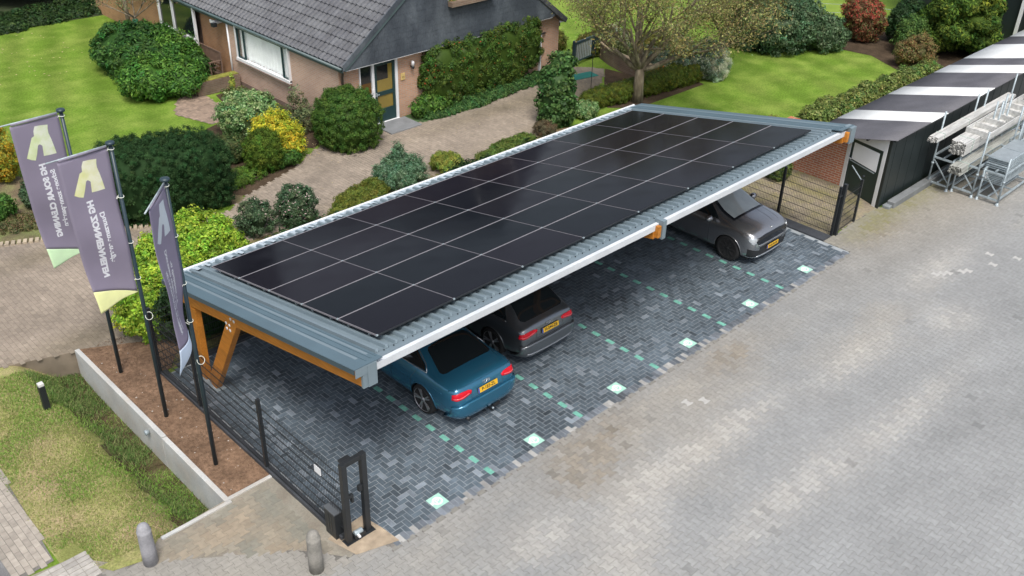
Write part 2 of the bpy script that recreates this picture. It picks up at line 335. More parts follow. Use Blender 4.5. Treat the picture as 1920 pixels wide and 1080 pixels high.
for i in range(int(47.2/0.165)):
    x = -1+i*0.165; hb = 5.6 < x < 21.03
    for j in range(int(11.3/0.2)):
        y = -9.65+j*0.2+(0.1 if i % 2 else 0)
        if not inpoly(x, y, YARD) or (hb and y > -1.3): continue
        if x > 31 and y < -6: continue
        n1 = noise.fractal(Vector((x*0.22, y*0.5, 1.5)), 0.6, 2.0, 4); n2 = noise.noise(Vector((x*0.9, y*1.6, 9)))
        base = np.array((0.262, 0.270, 0.270)); warm = np.array((0.280, 0.260, 0.222))
        f = np.clip(0.28-(y+1.2)*-0.10+0.5*n1, 0, 1) if y < -1 else 0.7
        f = max(f, min(1, 0.9*near(x, y, 26, -1.5, 6, 1.6)+0.8*near(x, y, 3, 0, 2.5, 1.6)))
        c = base*(1-f)+warm*f
        c = c*(1+0.08*n2+0.10*n1)
        bf = min(0.75, (0.35+0.55*random.random())*sum(near(x, y, *q) for q in brown)); c = c*(1-bf)+np.array((0.245, 0.212, 0.165))*bf*(0.85+0.3*random.random())
        pf = min(0.5, 0.4*sum(near(x, y, *q) for q in pale)*(0.6+0.8*random.random())); c = c*(1-pf)+np.array((0.46, 0.44, 0.40))*pf
        c = c*(1+random.gauss(0, 0.026+0.05*bf+0.03*pf))
        if random.random() < 0.004: c = c*0.8
        mf = 0.75*near(x, y, 25.5, -0.7, 3.0, 0.5)+0.4*near(x, y, 23, -0.9, 1.2, 0.4); mf = min(0.8, mf*(0.6+0.8*random.random())); c = c*(1-mf)+np.array((0.20, 0.19, 0.085))*mf
        cs.append((x, y, math.pi/2)); cc.append(np.clip(c, 0.02, 0.9))
hc = [((-1+i*0.165), -1.30, math.pi/2) for i in range(0, 140, 2) if 5.6 < -1+i*0.165 < 21.03]
pavers('yard_paving', rect(0.1, 0.165), hc, [pick((0.235, 0.23, 0.21), 0.05) for _ in hc], 0.006, 0.010, M_yard, 0.002)
for (px, py) in [(12.48, -2.31), (12.86, -2.46), (21.6, -3.3), (21.8, -3.35), (22.3, -3.75), (22.5, -3.8), (23.3, -4.2), (23.7, -3.9), (24.0, -4.5), (22.0, -3.5)]:
    k = min(range(len(cs)), key=lambda q: (cs[q][0]-px)**2+(cs[q][1]-py)**2); cc[k] = np.array((0.42, 0.415, 0.40))
pavers('yard_paving', ishape(), cs, cc, 0.006, 0.010, M_yard, 0.002)
YS = [(-30, 0.2), (-30, -60), (80, -60), (80, -0.62)]+YARD[4:]
sheet('yard', YS, 0.0125, M_sand)
# driveway: brown bricks
DRV = [(-4, 10.9), (2.62, 8.49), (4.07, 7.97), (6.0, 6.95), (7.6, 8.3), (9.2, 9.9), (12.2, 9.75), (16.5, 9.85), (21.2, 9.95), (23.2, 10.55), (25.2, 11.5), (26.3, 12.2), (27.35, 13.0), (26.6, 13.9), (26.0, 14.2), (24.4, 13.55), (21.6, 13.3), (19.4, 13.1), (18.25, 13.35), (18.0, 14.2), (16.7, 14.2), (16.4, 13.0), (14.6, 13.9), (13.9, 13.6), (13.2, 13.1), (10.9, 12.3), (10.0, 11.75), (7.96, 12.39), (5.65, 13.44), (3.6, 14.4), (-4, 18)]
M_drv = nmat('clinker', (0.3, 0.3, 0.3), 0.85, var=0.12, vscale=1.2, bump=0.5, bscale=100, attr='col', fine=0.12, fscale=9)
cs = []; cc = []
for i in range(int(32/0.105)):
    y0 = -0; x = -4+i*0.105
    for j in range(int(12.0/0.21)):
        y = 6.6+j*0.21+(0.105 if i % 2 else 0)
        if not inpoly(x, y, DRV): continue
        n1 = noise.fractal(Vector((x*0.35, y*0.35, 5)), 0.6, 2.0, 4)
        c = np.array((0.285, 0.238, 0.19))*(1+0.20*n1)
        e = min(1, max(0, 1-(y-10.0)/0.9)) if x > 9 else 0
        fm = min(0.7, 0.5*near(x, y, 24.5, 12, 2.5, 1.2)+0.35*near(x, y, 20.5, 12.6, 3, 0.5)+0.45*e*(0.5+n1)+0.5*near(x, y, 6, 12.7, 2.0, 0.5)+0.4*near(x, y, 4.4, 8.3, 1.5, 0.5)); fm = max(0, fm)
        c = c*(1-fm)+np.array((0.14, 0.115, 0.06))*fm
        cs.append((x, y, math.pi/2)); cc.append(np.clip(c*(1+random.gauss(0, 0.06)), 0.02, 0.8))
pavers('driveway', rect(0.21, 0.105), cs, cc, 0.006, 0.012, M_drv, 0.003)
sheet('driveway_base', DRV, 0.0125, nmat('brown_joint', (0.19, 0.155, 0.115), 0.95, var=0.2), depth=0.9)
b = MB()
for k in range(34):
    t = k/33; x = 3.6+(7.9-3.6)*t; y = 14.4+(12.42-14.4)*t; b.box(-.045, .045, -.1, .1, 0, 0.07, nmat('kerb_brick', (0.36, 0.30, 0.22), 0.9, var=0.25) if k == 0 else b.mats[0], Matrix.Translation((x, y, 0)) @ Matrix.Rotation(-0.43, 4, 'Z'))
tag(b.build('brick_kerb'), kind='structure')
# path to the bench, sidewalk at the lower left, concrete pad by the gate
PTH = [(12.4, 19.4), (13.1, 20.6), (14.2, 21.6), (15.9, 22.9), (15.9, 20.9), (14.1, 20.7), (14.0, 19.2), (13.9, 18.0), (12.9, 17.8)]
cs = []; cc = []
for (x, y, a) in herring(12, 16, 17.5, 23):
    if inpoly(x, y, PTH): cs.append((x, y, a)); cc.append(pick((0.27, 0.20, 0.15), 0.14))
pavers('garden_path', rect(0.21, 0.105), cs, cc, 0.010, 0.012, M_drv, 0.003)
sheet('garden_path_base', PTH, 0.016, bpy.data.materials['brown_joint'])
SW = [(0.62, 2.3), (1.25, 2.35), (1.35, 3.9), (1.42, 5.2), (1.5, 8.9), (0.75, 9.1)]
cs = []; cc = []
for i in range(9):
    for j in range(int(7/0.21)):
        x = 0.66+i*0.105; y = 2.2+j*0.21+(0.105 if i % 2 else 0)
        if inpoly(x, y, SW): cs.append((x, y, math.pi/2)); cc.append(pick((0.34, 0.305, 0.26), 0.09))
pavers('sidewalk', rect(0.21, 0.105), cs, cc, 0.006, 0.014, M_drv, 0.006)
sheet('sidewalk_base', SW, 0.013, M_sand)
sheet('street', [(-8, 1.8), (0.62, 2.2), (0.72, 9.1), (-8, 12)], 0.010, M_asph)
cs = []; cc = []
for i in range(11):
    for j in range(5):
        x = 0.75+j*0.21; y = 2.15-i*0.105*1.05
        if y > 1.55: cs.append((x+0.03, y, 0)); cc.append(pick((0.38, 0.36, 0.33), 0.08))
pavers('sidewalk_header', rect(0.21, 0.105), cs, cc, 0.014, 0.010, M_drv, 0.003)
sheet('sidewalk_apron', [(-2, 1.6), (1.5, 1.62), (1.95, 1.62), (1.5, 2.2), (0.6, 2.3), (-2, 2.0)], 0.0145, M_conc)
CP = [(2.5, 1.60), (4.4, 1.70), (4.98, 1.70), (5.05, -0.9), (4.55, -0.35), (3.3, 0.55), (2.3, 1.30)]
sheet('pad_underlay', [(1.35, 1.61), (1.9, 0.9), (4.3, -1.4), (5.72, -1.4), (5.45, 1.65), (4.1, 1.65)], 0.0105, M_conc)
sheet('concrete_pad', CP, 0.0165, M_conc)
cs = []; cc = []
for i in range(24):
    for j in range(18):
        x = 1.9+i*0.165; y = -1.2+j*0.2+(0.1 if i % 2 else 0)
        if not inpoly(x, y, [(2.62, 1.44), (4.3, 1.52), (4.86, 1.52), (4.86, -0.70), (4.4, -0.25), (3.3, 0.62), (2.5, 1.22)]): continue
        q = noise.noise(Vector((x*1.6, y*1.6, 4))); f = min(1, max(0, 0.5+1.2*q)); c = np.array((0.30, 0.25, 0.185))*f+np.array((0.215, 0.21, 0.175))*(1-f)
        cs.append((x, y, math.pi/2)); cc.append(c*(1+random.gauss(0, 0.05)))
pavers('pad_paving', ishape(g=0.003), cs, cc, 0.0125, 0.0085, M_yard, 0.003)
sheet('gate_footing', [(4.85, -0.35), (5.62, -0.30), (5.70, -0.75), (5.74, -1.22), (5.0, -0.98)], 0.0235, nmat('sandy_mortar', (0.36, 0.29, 0.21), 0.95, var=0.25, vscale=5, bump=0.6, bscale=40))
sheet('grass_corner', [(1.72, 1.70), (1.86, 1.46), (2.35, 1.32), (2.72, 1.60), (2.72, 1.66)], 0.0215, M_verge)
sheet('flag_bed', [(4.12, 1.72), (5.0, 1.72), (5.0, 6.0), (5.3, 6.05), (6.02, 6.95), (4.12, 8.0)], 0.03, M_soil, depth=0.9)
MB_ = MB().box(5.005, 5.13, -0.55, 5.95, 0, 0.10, nmat('black_kerb', (0.045, 0.05, 0.058), 0.6, var=0.3, vscale=2, fine=0.2))
tag(MB_.build('kerb_strip', bevel=0.006), kind='structure')
b = MB().box(21.0, 21.4, -0.45, 5.9, 0, 0.06, bpy.data.materials['black_kerb']).box(5.4, 21.4, 5.88, 6.02, 0, 0.08, bpy.data.materials['black_kerb'])
tag(b.build('kerb_strip', bevel=0.006), kind='structure')
# side yard beyond the right hand fence
sheet('side_yard', [(21.4, -0.42), (24.0, -0.42), (24.7, 1.1), (24.6, 3.2), (23.4, 6.0), (21.4, 6.0)], 0.0165, nmat('mossy_paving', (0.27, 0.228, 0.165), 0.9, var=0.25, vscale=3, bump=0.6, bscale=30, col2=(0.19, 0.17, 0.08), fine=0.2, fscale=12))
# ------------------------------------------------------------------ shared materials
M_steel = nmat('blue_grey_steel', (0.165, 0.215, 0.245), 0.40, var=0.06, vscale=1.5, spec=0.5, fine=0.03)
M_trim = nmat('blue_grey_verge', (0.085, 0.135, 0.165), 0.42, var=0.08, vscale=1.2, fine=0.04)
M_steeld = nmat('blue_grey_trim', (0.05, 0.08, 0.10), 0.45, var=0.06)
M_zinc = nmat('pale_flashing', (0.40, 0.47, 0.52), 0.45, var=0.10, vscale=4, fine=0.06)
M_white = nmat('white_paint', (0.72, 0.73, 0.74), 0.5, var=0.05)
M_wood = nmat('orange_wood', (0.46, 0.175, 0.022), 0.5, var=0.18, vscale=2.5, stretch=(1, 0.15, 1), fine=0.16, fscale=25, bump=0.15)
M_black = nmat('black_coating', (0.018, 0.021, 0.024), 0.45, var=0.1)
M_galv = nmat('galvanised_steel', (0.34, 0.40, 0.43), 0.5, metal=0.25, var=0.22, vscale=6, fine=0.12)
M_plate = nmat('galvanised_plate', (0.42, 0.44, 0.45), 0.35, metal=0.6, var=0.1)
M_glassd = nmat('dark_glass', (0.012, 0.016, 0.018), 0.06, var=0, spec=0.7)
M_soffit_shade = nmat('shade_painted_soffit', (0.035, 0.038, 0.042), 0.8, var=0.1)  # steel underside coloured darker to deepen the shade below the roof

# ------------------------------------------------------------------ carport
TS = math.tan(0.1974); CS = math.cos(0.1974)
ZP = lambda y: 2.3226+(5.5746-y)*TS          # top plane of the solar panels
ZR = lambda y: ZP(y)-0.165                    # flat of the roof sheet
cp = thing('carport', 'long orange timber carport with a blue grey ribbed steel roof covered in black solar panels', 'carport', (5.6, 5.3, 0))
def cpb(mb, name, par=cp, bevel=0.0):
    o = mb.build(name, par, bevel); o.matrix_parent_inverse = Matrix.Translation((-5.6, -5.3, 0)); return o
def sub(mb, name, par, bevel=0.0):
    return mb.build(name, par, bevel)
X0, X1, YF, YB = 5.62, 20.75, -0.52, 6.18
# sheet profile: ribs of a trapezoidal deck, running up the slope
b = MB(); prof = []
x = X0
while x < X1:
    prof += [(x, 0), (x+0.06, 0), (x+0.075, 0.06), (x+0.130, 0.06), (x+0.145, 0)]; x += 0.20
prof = [(min(px, X1), pz) for px, pz in prof]+[(X1, 0)]
ys = [YF+0.17, 6.12]
vs = []
for (px, pz) in prof:
    for yy in ys: vs.append((px, yy, ZR(yy)+pz+0.004))
n = len(prof); fs = [(2*i, 2*i+2, 2*i+3, 2*i+1) for i in range(n-1)]
b.add(vs, fs, M_steel)
for i in range(0, n-5, 5):       # rib ends, closed, tapering to the flat strip
    xa = prof[i+1][0]; xb = prof[i+4][0]; o_ = ZR(ys[0])+0.004
    xa2 = prof[i+2][0]; xb2 = prof[i+3][0]
    b.add([(xa, ys[0], o_), (xb, ys[0], o_), (xb2, ys[0], o_+0.06), (xa2, ys[0], o_+0.06), ((xa+xb)/2, ys[0]-0.035, ZR(ys[0]-0.035)+0.004)], [(0, 4, 3), (4, 1, 2), (4, 2, 3), (0, 1, 4)], M_steel)
for i in range(0, n-5, 5): b.box(prof[i][0]+0.01, prof[i][0]+0.03, YF+0.12, YF+0.14, ZR(YF+0.13)+0.004, ZR(YF+0.13)+0.016, M_glassd)
roof = cpb(b, 'roof_sheet')
b = MB(); b.add([(X0, YF, ZR(YF)), (X1, YF, ZR(YF)), (X1, 6.14, ZR(6.14)), (X0, 6.14, ZR(6.14)), (X0, YF, ZR(YF)-0.05), (X1, YF, ZR(YF)-0.05), (X1, 6.14, ZR(6.14)-0.05), (X0, 6.14, ZR(6.14)-0.05)],
      [(0,1,2,3), (0,4,5,1), (2,6,7,3), (1,5,6,2), (3,7,4,0)], M_steel)
b.add([(X0, YF, ZR(YF)-0.05), (X1, YF, ZR(YF)-0.05), (X1, 6.14, ZR(6.14)-0.05), (X0, 6.14, ZR(6.14)-0.05)], [(3,2,1,0)], M_soffit_shade)
cpb(b, 'roof_deck')
b = MB(); b.box(X0+0.02, X1-0.1, YF-0.085, YF-0.004, ZR(YF)-0.150, ZR(YF)-0.008, nmat('fascia_white', (0.55, 0.58, 0.61), 0.45, var=0.08, vscale=2, fine=0.05)); cpb(b, 'front_fascia', bevel=0.004)
# back gutter with the sheet's wavy edge lying over it
b = MB(); zb = ZR(6.12)
b.box(X0-0.02, X1+0.02, 6.13, 6.22, zb-0.14, zb+0.02, M_zinc); b.box(X0-0.02, X1+0.02, 6.22, 6.27, zb-0.10, zb+0.035, M_white)
cpb(b, 'back_gutter', bevel=0.004)
b = MB(); x = X0+0.05
while x < X1-0.1:
    b.add([(x, 5.93, ZR(5.93)+0.05), (x+0.13, 5.93, ZR(5.93)+0.05), (x+0.15, 6.17, zb+0.022), (x+0.075, 6.20, zb+0.05), (x-0.01, 6.17, zb+0.022), (x+0.065, 5.93, ZR(5.93)+0.062)], [(0, 5, 3, 4), (5, 1, 2, 3)], M_zinc); x += 0.26
cpb(b, 'gutter_flashing')
# wide verge trims at both ends
for (xa, xb, nm) in ((5.47, 6.02, 0), (20.35, 20.93, 1)):
    b = MB()
    def slab(xa, xb, ya, yb, z0, z1, m):
        b.add([(xa, ya, ZR(ya)+z0), (xb, ya, ZR(ya)+z0), (xb, yb, ZR(yb)+z0), (xa, yb, ZR(yb)+z0), (xa, ya, ZR(ya)+z1), (xb, ya, ZR(ya)+z1), (xb, yb, ZR(yb)+z1), (xa, yb, ZR(yb)+z1)],
              [(0,3,2,1), (4,5,6,7), (0,1,5,4), (1,2,6,5), (2,3,7,6), (3,0,4,7)], m)
    slab(xa, xb, YF-0.125, 6.10, 0.046, 0.062, M_trim)
    for q in (0.0, 0.10, 0.20): slab(xa+0.30+q if nm == 0 else xa+0.05+q, xa+0.325+q if nm == 0 else xa+0.075+q, YF, 6.06, 0.062, 0.069, M_trim)
    e = xa if nm == 0 else xb
    slab(e-0.012 if nm == 0 else e, e if nm == 0 else e+0.012, YF-0.125, 6.10, -0.035, 0.0615, M_steeld)
    cpb(b, 'verge_trim')
# timber: three frames of beam, post and slanting brace
for k, xf in enumerate((5.68, 13.05, 20.62)):
    wd = 0.14
    b = MB(); ya, yb2 = -0.60, 5.62
    zo = -0.055
    b.add([(xf-wd/2, ya, ZR(ya)+zo), (xf+wd/2, ya, ZR(ya)+zo), (xf+wd/2, yb2, ZR(yb2)+zo), (xf-wd/2, yb2, ZR(yb2)+zo), (xf-wd/2, ya, ZR(ya)+zo-0.29), (xf+wd/2, ya, ZR(ya)+zo-0.29), (xf+wd/2, yb2, ZR(yb2)+zo-0.36), (xf-wd/2, yb2, ZR(yb2)+zo-0.36)],
          [(0,1,2,3), (7,6,5,4), (0,4,5,1), (1,5,6,2), (2,6,7,3), (3,7,4,0)], M_wood)
    if k: b.box(xf-0.03, xf+0.068, -0.69, -0.602, ZR(-0.6)-0.31, ZR(-0.6)-0.05, M_wood)
    bm_ = cpb(b, 'beam', bevel=0.006)
    b = MB().bar((xf, 5.27, 0.03), (xf, 5.27, ZR(5.27)-0.43), 0.138, 0.30, M_wood, up=(0, 1, 0)); cpb(b, 'post', bevel=0.006)
    b = MB().bar((xf-0.005, 4.86, 0.06), (xf-0.005, 3.50, ZR(3.5)-0.24), 0.136, 0.30, M_wood, up=(0, 1, 0.5)); cpb(b, 'brace', bevel=0.006)
    b = MB()
    for (yy, zz) in ((3.52, ZR(3.5)-0.20), (3.72, ZR(3.72)-0.46)):
        for a in range(4):
            ang = R(45+90*a); py_, pz_ = yy+0.085*math.cos(ang), zz+0.085*math.sin(ang)
            b.lathe((xf-0.085, py_, pz_), [(0.034, 0), (0.034, 0.012), (0.016, 0.022), (0.016, -0.016)][:3], M_white, 6, axis='X')
    cpb(b, 'bolts')
    b = MB().box(xf-0.12, xf+0.12, 4.6, 5.5, 0.0, 0.035, M_galv); cpb(b, 'base_plate')
    # steel cap wrapped round the beam head
    b = MB()
    x_a, x_b = (xf-0.21, xf+0.12) if k == 0 else ((xf+0.075, xf+0.19) if k == 1 else (xf+0.075, xf+0.31))
    b.box(x_a if k else xf-0.072, x_b if k else xf+0.20, -0.72 if k else -0.66, -0.50 if k else -0.605, ZR(-0.6)-0.36, ZR(-0.6)+(0.06 if k else 0.045), M_steel)
    if k == 0: b.box(xf-0.214, xf+0.20, -0.668, -0.661, ZR(-0.6)-0.09, ZR(-0.6)+0.075, M_steel); b.box(xf+0.02, xf+0.20, -0.676, -0.6685, ZR(-0.6)-0.36, ZR(-0.6)+0.07, M_steel)
    cpb(b, 'beam_cap', bevel=0.004)
b = MB()
for yy in (0.4, 1.9, 3.3, 4.8): b.box(X0+0.1, X1-0.1, yy-0.04, yy+0.04, ZR(yy)-0.22, ZR(yy)-0.052, M_wood)
cpb(b, 'purlins')
b = MB().tube([(20.45, 6.2, 1.9), (20.45, 6.2, 0.05)], 0.04, M_zinc); cpb(b, 'downpipe')

# solar panels
M_pv = nmat('solar_cells', (0.006, 0.008, 0.013), 0.10, var=0.25, vscale=0.6, spec=0.14)
M_pv.node_tree.nodes['Principled BSDF'].inputs['IOR'].default_value = 1.25
_o = M_pv.node_tree.nodes.new('ShaderNodeObjectInfo'); _x = M_pv.node_tree.nodes.new('ShaderNodeMix'); _x.data_type = 'RGBA'; _x.inputs[6].default_value = (0.005, 0.007, 0.010, 1); _x.inputs[7].default_value = (0.011, 0.009, 0.014, 1)
M_pv.node_tree.links.new(_o.outputs['Random'], _x.inputs[0]); M_pv.node_tree.links.new(_x.outputs[2], M_pv.node_tree.nodes['Principled BSDF'].inputs['Base Color'])
# slight uneven soiling on the glass
_b = M_pv.node_tree; _n = _b.nodes.new('ShaderNodeTexNoise'); _n.inputs['Scale'].default_value = 1.1; _n.inputs['Detail'].default_value = 6
_t = _b.nodes.new('ShaderNodeTexCoord'); _b.links.new(_t.outputs['Object'], _n.inputs['Vector'])
_r = _b.nodes.new('ShaderNodeMapRange'); _r.inputs[1].default_value = 0.3; _r.inputs[2].default_value = 0.75; _r.inputs[3].default_value = 0.06; _r.inputs[4].default_value = 0.24
_b.links.new(_n.outputs[0], _r.inputs[0]); _b.links.new(_r.outputs[0], _b.nodes['Principled BSDF'].inputs['Roughness'])
M_pvf = nmat('panel_frame_black', (0.02, 0.022, 0.026), 0.35, var=0)
M_pve = nmat('panel_edge_grey', (0.25, 0.235, 0.25), 0.45, var=0.1)
M_pve2 = nmat('panel_joint', (0.19, 0.175, 0.19), 0.45, var=0)
pitchx, pitchy = 1.688, 1.154
def pmat(x, y): # frame of a panel: local x along the roof, local y down... origin at its back left corner
    ax = Vector((1, 0, 0)); ay = Vector((0, CS, -math.sin(0.1974))); az = ax.cross(ay)
    M = Matrix((ax, ay, az)).transposed().to_4x4(); M.translation = (x, y, ZP(y)); return M
row_names = ['rear', 'second', 'middle', 'fourth', 'front']; col_names = ['first', 'second', 'third', 'fourth', 'fifth', 'sixth', 'seventh', 'eighth']
b = MB(); b.box(0, pitchx-0.012, 0, pitchy-0.022, -0.035, -0.004, M_pvf)
pm_frame = b
p0 = None
for j in range(5):
    for i in range(8):
        x = 6.338+i*pitchx; y = 5.5746-(j+1)*pitchy*CS
        if p0 is None:
            p0 = bpy.data.objects.new('solar_panel', None); COL.objects.link(p0); p0.empty_display_size = 0.3
            b = MB().box(0.006, pitchx-0.006, 0.006, pitchy-0.016, -0.035, -0.004, M_pvf); b.build('frame', p0)
            b = MB().box(0.018, pitchx-0.018, 0.02, pitchy-0.03, -0.004, -0.001, M_pv); b.build('glass', p0)
            b = MB().box(0.008, pitchx-0.006, pitchy-0.024, pitchy+0.005, -0.030, -0.0012, M_pve).box(-0.006, 0.007, 0, pitchy, -0.030, -0.0018, M_pve2).build('edge_strip', p0)
            MB().box(-0.018, 0.018, -0.010, 0.018, -0.02, 0.004, M_galv).build('clamp', p0)
            p = p0
        else: p = dup(p0, 'x')
        p.matrix_world = pmat(x, y)
        side = 'counted from the flag end' 
        if j == 0 and i == 0: l = 'black solar panel at the back left corner of the array, nearest the lime green hedge'
        elif j == 4 and i == 0: l = 'black solar panel at the near front corner of the array'
        elif j == 0 and i == 7: l = 'black solar panel at the far back corner of the array by the tree'
        elif j == 4 and i == 7: l = 'black solar panel at the far front corner of the array by the shed'
        else: l = 'black solar panel, %s of its row from the flag end, in the %s row' % (col_names[i], row_names[j])
        tag(p, l, 'solar panel', 'black solar panels on the carport roof')
        # bracket clamps ride on the panel corners (own little part)
for k in range(5):
    for dy in (0.25, 0.85): y = 5.5746-(k*pitchy+dy)*CS; cpb(MB().box(6.38, 19.8, y-0.02, y+0.02, ZR(y)+0.048, ZP(y)-0.04, M_galv), 'mounting_rail')

# ------------------------------------------------------------------ fences
def wire_panel(mb, a, c, z0, z1):
    a = Vector((*a, 0)); c = Vector((*c, 0)); d = c-a; L = d.length; d.normalize(); n = int(L/0.05)
    for k in range(1, n): p = a+d*(L*k/n); mb.bar((p.x, p.y, z0), (p.x, p.y, z1), 0.0045, 0.0045, M_black, up=(0, 1, 0))
    z = z0+0.05
    while z < z1:
        for s in (-0.006, 0.006): nrm = Vector((-d.y, d.x, 0))*s; mb.bar((a.x+nrm.x, a.y+nrm.y, z), (c.x+nrm.x, c.y+nrm.y, z), 0.006, 0.007, M_black)
        z += 0.2
def fence(lab, pts, h, skip_end=False, first=True):
    t = thing('mesh_fence', lab, 'fence', (*pts[0], 0))
    inv = Matrix.Translation((-pts[0][0], -pts[0][1], 0))
    for i in range(len(pts)-1):
        b = MB(); wire_panel(b, pts[i], pts[i+1], 0.06, h-0.03); o = b.build('wire_panel', t); o.matrix_parent_inverse = inv
    for i, p in enumerate(pts):
        if (i == 0 and not first) or (i == len(pts)-1 and skip_end): continue
        b = MB().box(p[0]-0.03, p[0]+0.03, p[1]-0.03, p[1]+0.03, 0, h, M_black).box(p[0]-0.034, p[0]+0.034, p[1]-0.034, p[1]+0.034, h, h+0.012, M_black)
        for z in (0.25, 0.85, 1.4): b.box(p[0]-0.045, p[0]+0.045, p[1]-0.02, p[1]+0.02, z, z+0.03, M_black)
        o = b.build('post', t); o.matrix_parent_inverse = inv
    return t
t = fence('black wire mesh fence between the flag bed and the dark parking bays', [(5.05, -0.60), (5.05, 1.87), (5.05, 4.33), (5.02, 5.98)], 1.66, first=False)
b = MB().box(5.042, 5.058, -0.02, 0.16, 1.12, 1.27, M_white).build('small_sign', t); b.matrix_parent_inverse = Matrix.Translation((-5.05, 0.60, 0))
fence('black wire mesh fence behind the carport, seen under the roof', [(5.02, 6.04), (7.5, 6.04), (10, 6.04), (12.5, 6.04), (15, 6.04), (17.5, 6.04), (20, 6.04), (21.45, 6.04)], 1.62, first=False)
fence('black wire mesh fence at the far end of the bays beside the silver grey hatchback', [(21.47, -0.42), (21.50, 1.30), (21.50, 3.7), (21.48, 5.97)], 1.48)
fence('short black wire mesh gate between the far bay corner and the shed door', [(21.62, -0.47), (22.72, -0.40)], 1.30, first=False)
b = MB().box(21.55, 21.65, -0.52, -0.42, 0, 1.55, M_black).box(21.40, 21.68, -0.47, -0.44, 1.2, 1.24, M_black)
tag(b.build('gate_post', bevel=0.004), 'thick black gate post at the far bay corner next to the mesh gate', 'gate post')
b = MB().bar((22.74, -0.38, 1.25), (23.4, 0.3, 1.3), 0.025, 0.025, M_galv)
tag(b.build('stay_bar'), 'galvanised stay bar reaching from the mesh gate towards the shed door', 'stay bar')

g_ = thing('gate_portal', 'tall black two post portal of the sliding gate at the near end of the fence', 'gate portal', (5.08, -0.66, 0))
def gp(mb, name, bevel=0.004): o = mb.build(name, g_, bevel); o.matrix_parent_inverse = Matrix.Translation((-5.08, 0.66, 0)); return o
gp(MB().box(5.03, 5.13, -0.71, -0.61, 0.03, 1.78, M_black), 'post'); gp(MB().box(5.44, 5.54, -0.69, -0.59, 0.03, 1.78, M_black), 'post')
gp(MB().box(5.13, 5.44, -0.68, -0.60, 1.68, 1.78, M_black).box(5.10, 5.30, -0.60, -0.50, 1.72, 1.76, M_black), 'top_bar')
gp(MB().box(5.0, 5.60, -0.74, -0.56, 0.0, 0.03, M_black), 'foot_plate')
gp(MB().box(5.18, 5.40, -0.72, -0.60, 0.03, 0.12, M_black).lathe((5.20, -0.66, 0.13), [(0.05, 0), (0.05, 0.16)], M_galv, 14, axis='X').box(5.22, 5.26, -0.78, -0.70, 0.10, 0.14, M_white), 'roller')
gp(MB().box(5.13, 5.24, -0.68, -0.62, 0.98, 1.04, M_black).box(5.20, 5.24, -0.68, -0.62, 0.86, 0.98, M_black), 'catch'); gp(MB().box(5.36, 5.44, -0.67, -0.61, 1.0, 1.12, M_black), 'catch')
gm = MB().box(4.95, 5.12, -0.48, -0.18, 0.02, 0.58, M_black).box(4.94, 5.13, -0.49, -0.17, 0.58, 0.61, nmat('dark_lid', (0.09, 0.10, 0.11), 0.5)).box(4.945, 4.95, -0.38, -0.35, 0.15, 0.5, M_glassd).box(4.945, 4.95, -0.30, -0.27, 0.15, 0.5, M_glassd)
tag(gm.build('gate_motor', bevel=0.006), 'black sliding gate motor box with grey lid standing against the gate portal', 'gate motor')

# ------------------------------------------------------------------ retaining wall, kerbs, lamps, bollards
b = MB().box(4.02, 4.12, 3.99, 7.97, -1.0, 0.07, M_whitec).box(4.02, 4.12, 1.62, 3.975, -1.0, 0.055, M_whitec)
tag(b.build('retaining_wall', bevel=0.008), 'long white concrete retaining wall between the soil bed and the grassy ditch', 'retaining wall')
b = MB().lathe((3.92, 4.55, -0.12), [(0.03, 0), (0.055, 0.01), (0.055, 0.03), (0.04, 0.09)], M_galv, 14, axis='X')
tag(b.build('wall_spotlight'), 'small grey round fitting on the face of the white retaining wall', 'wall light')
b = MB().box(2.78, 4.12, 1.54, 1.615, -0.9, 0.05, M_whitec).box(4.12, 5.0, 1.62, 1.70, -0.1, 0.045, M_whitec)
tag(b.build('edging_kerb', bevel=0.01), 'pale concrete edging strip along the end of the grassy ditch', 'kerb')
t = thing('bollard_light', 'short square black bollard light with a pale cap standing in the rough grass', 'bollard light', (2.80, 6.46, 0))
MB().box(-.06, .06, -.06, .06, -0.02, 0.56, M_black).build('post', t, 0.008); MB().box(-.055, .055, -.055, .055, 0.56, 0.63, nmat('lamp_cap', (0.6, 0.6, 0.58), 0.4)).build('lamp_head', t, 0.01)
M_stone = nmat('bollard_concrete', (0.29, 0.29, 0.31), 0.85, var=0.15, vscale=5, bump=0.3, fine=0.1)
def bollard(x, y, lab, rough):
    pr = [(0.125, 0.0), (0.122, 0.3), (0.115, 0.68), (0.118, 0.70), (0.118, 0.73), (0.108, 0.74), (0.104, 0.79), (0.085, 0.84), (0.05, 0.872), (0.01, 0.88)]
    o = MB().lathe((0, 0, 0), pr, rough, 28).build('stone_bollard', loc=(x, y, 0.01)); tag(o, lab, 'bollard', 'round concrete bollards at the entrance')
bollard(2.41, 1.22, 'round grey concrete bollard at the corner of the grass verge', M_stone)
bollard(4.33, -0.79, 'round concrete bollard on the sandy pad in front of the gate portal', nmat('bollard_beige', (0.25, 0.24, 0.215), 0.9, var=0.2, vscale=5, bump=0.4, fine=0.12))
for k, (x, y) in enumerate([(4.75, 2.45), (4.7, 2.1)]): pass

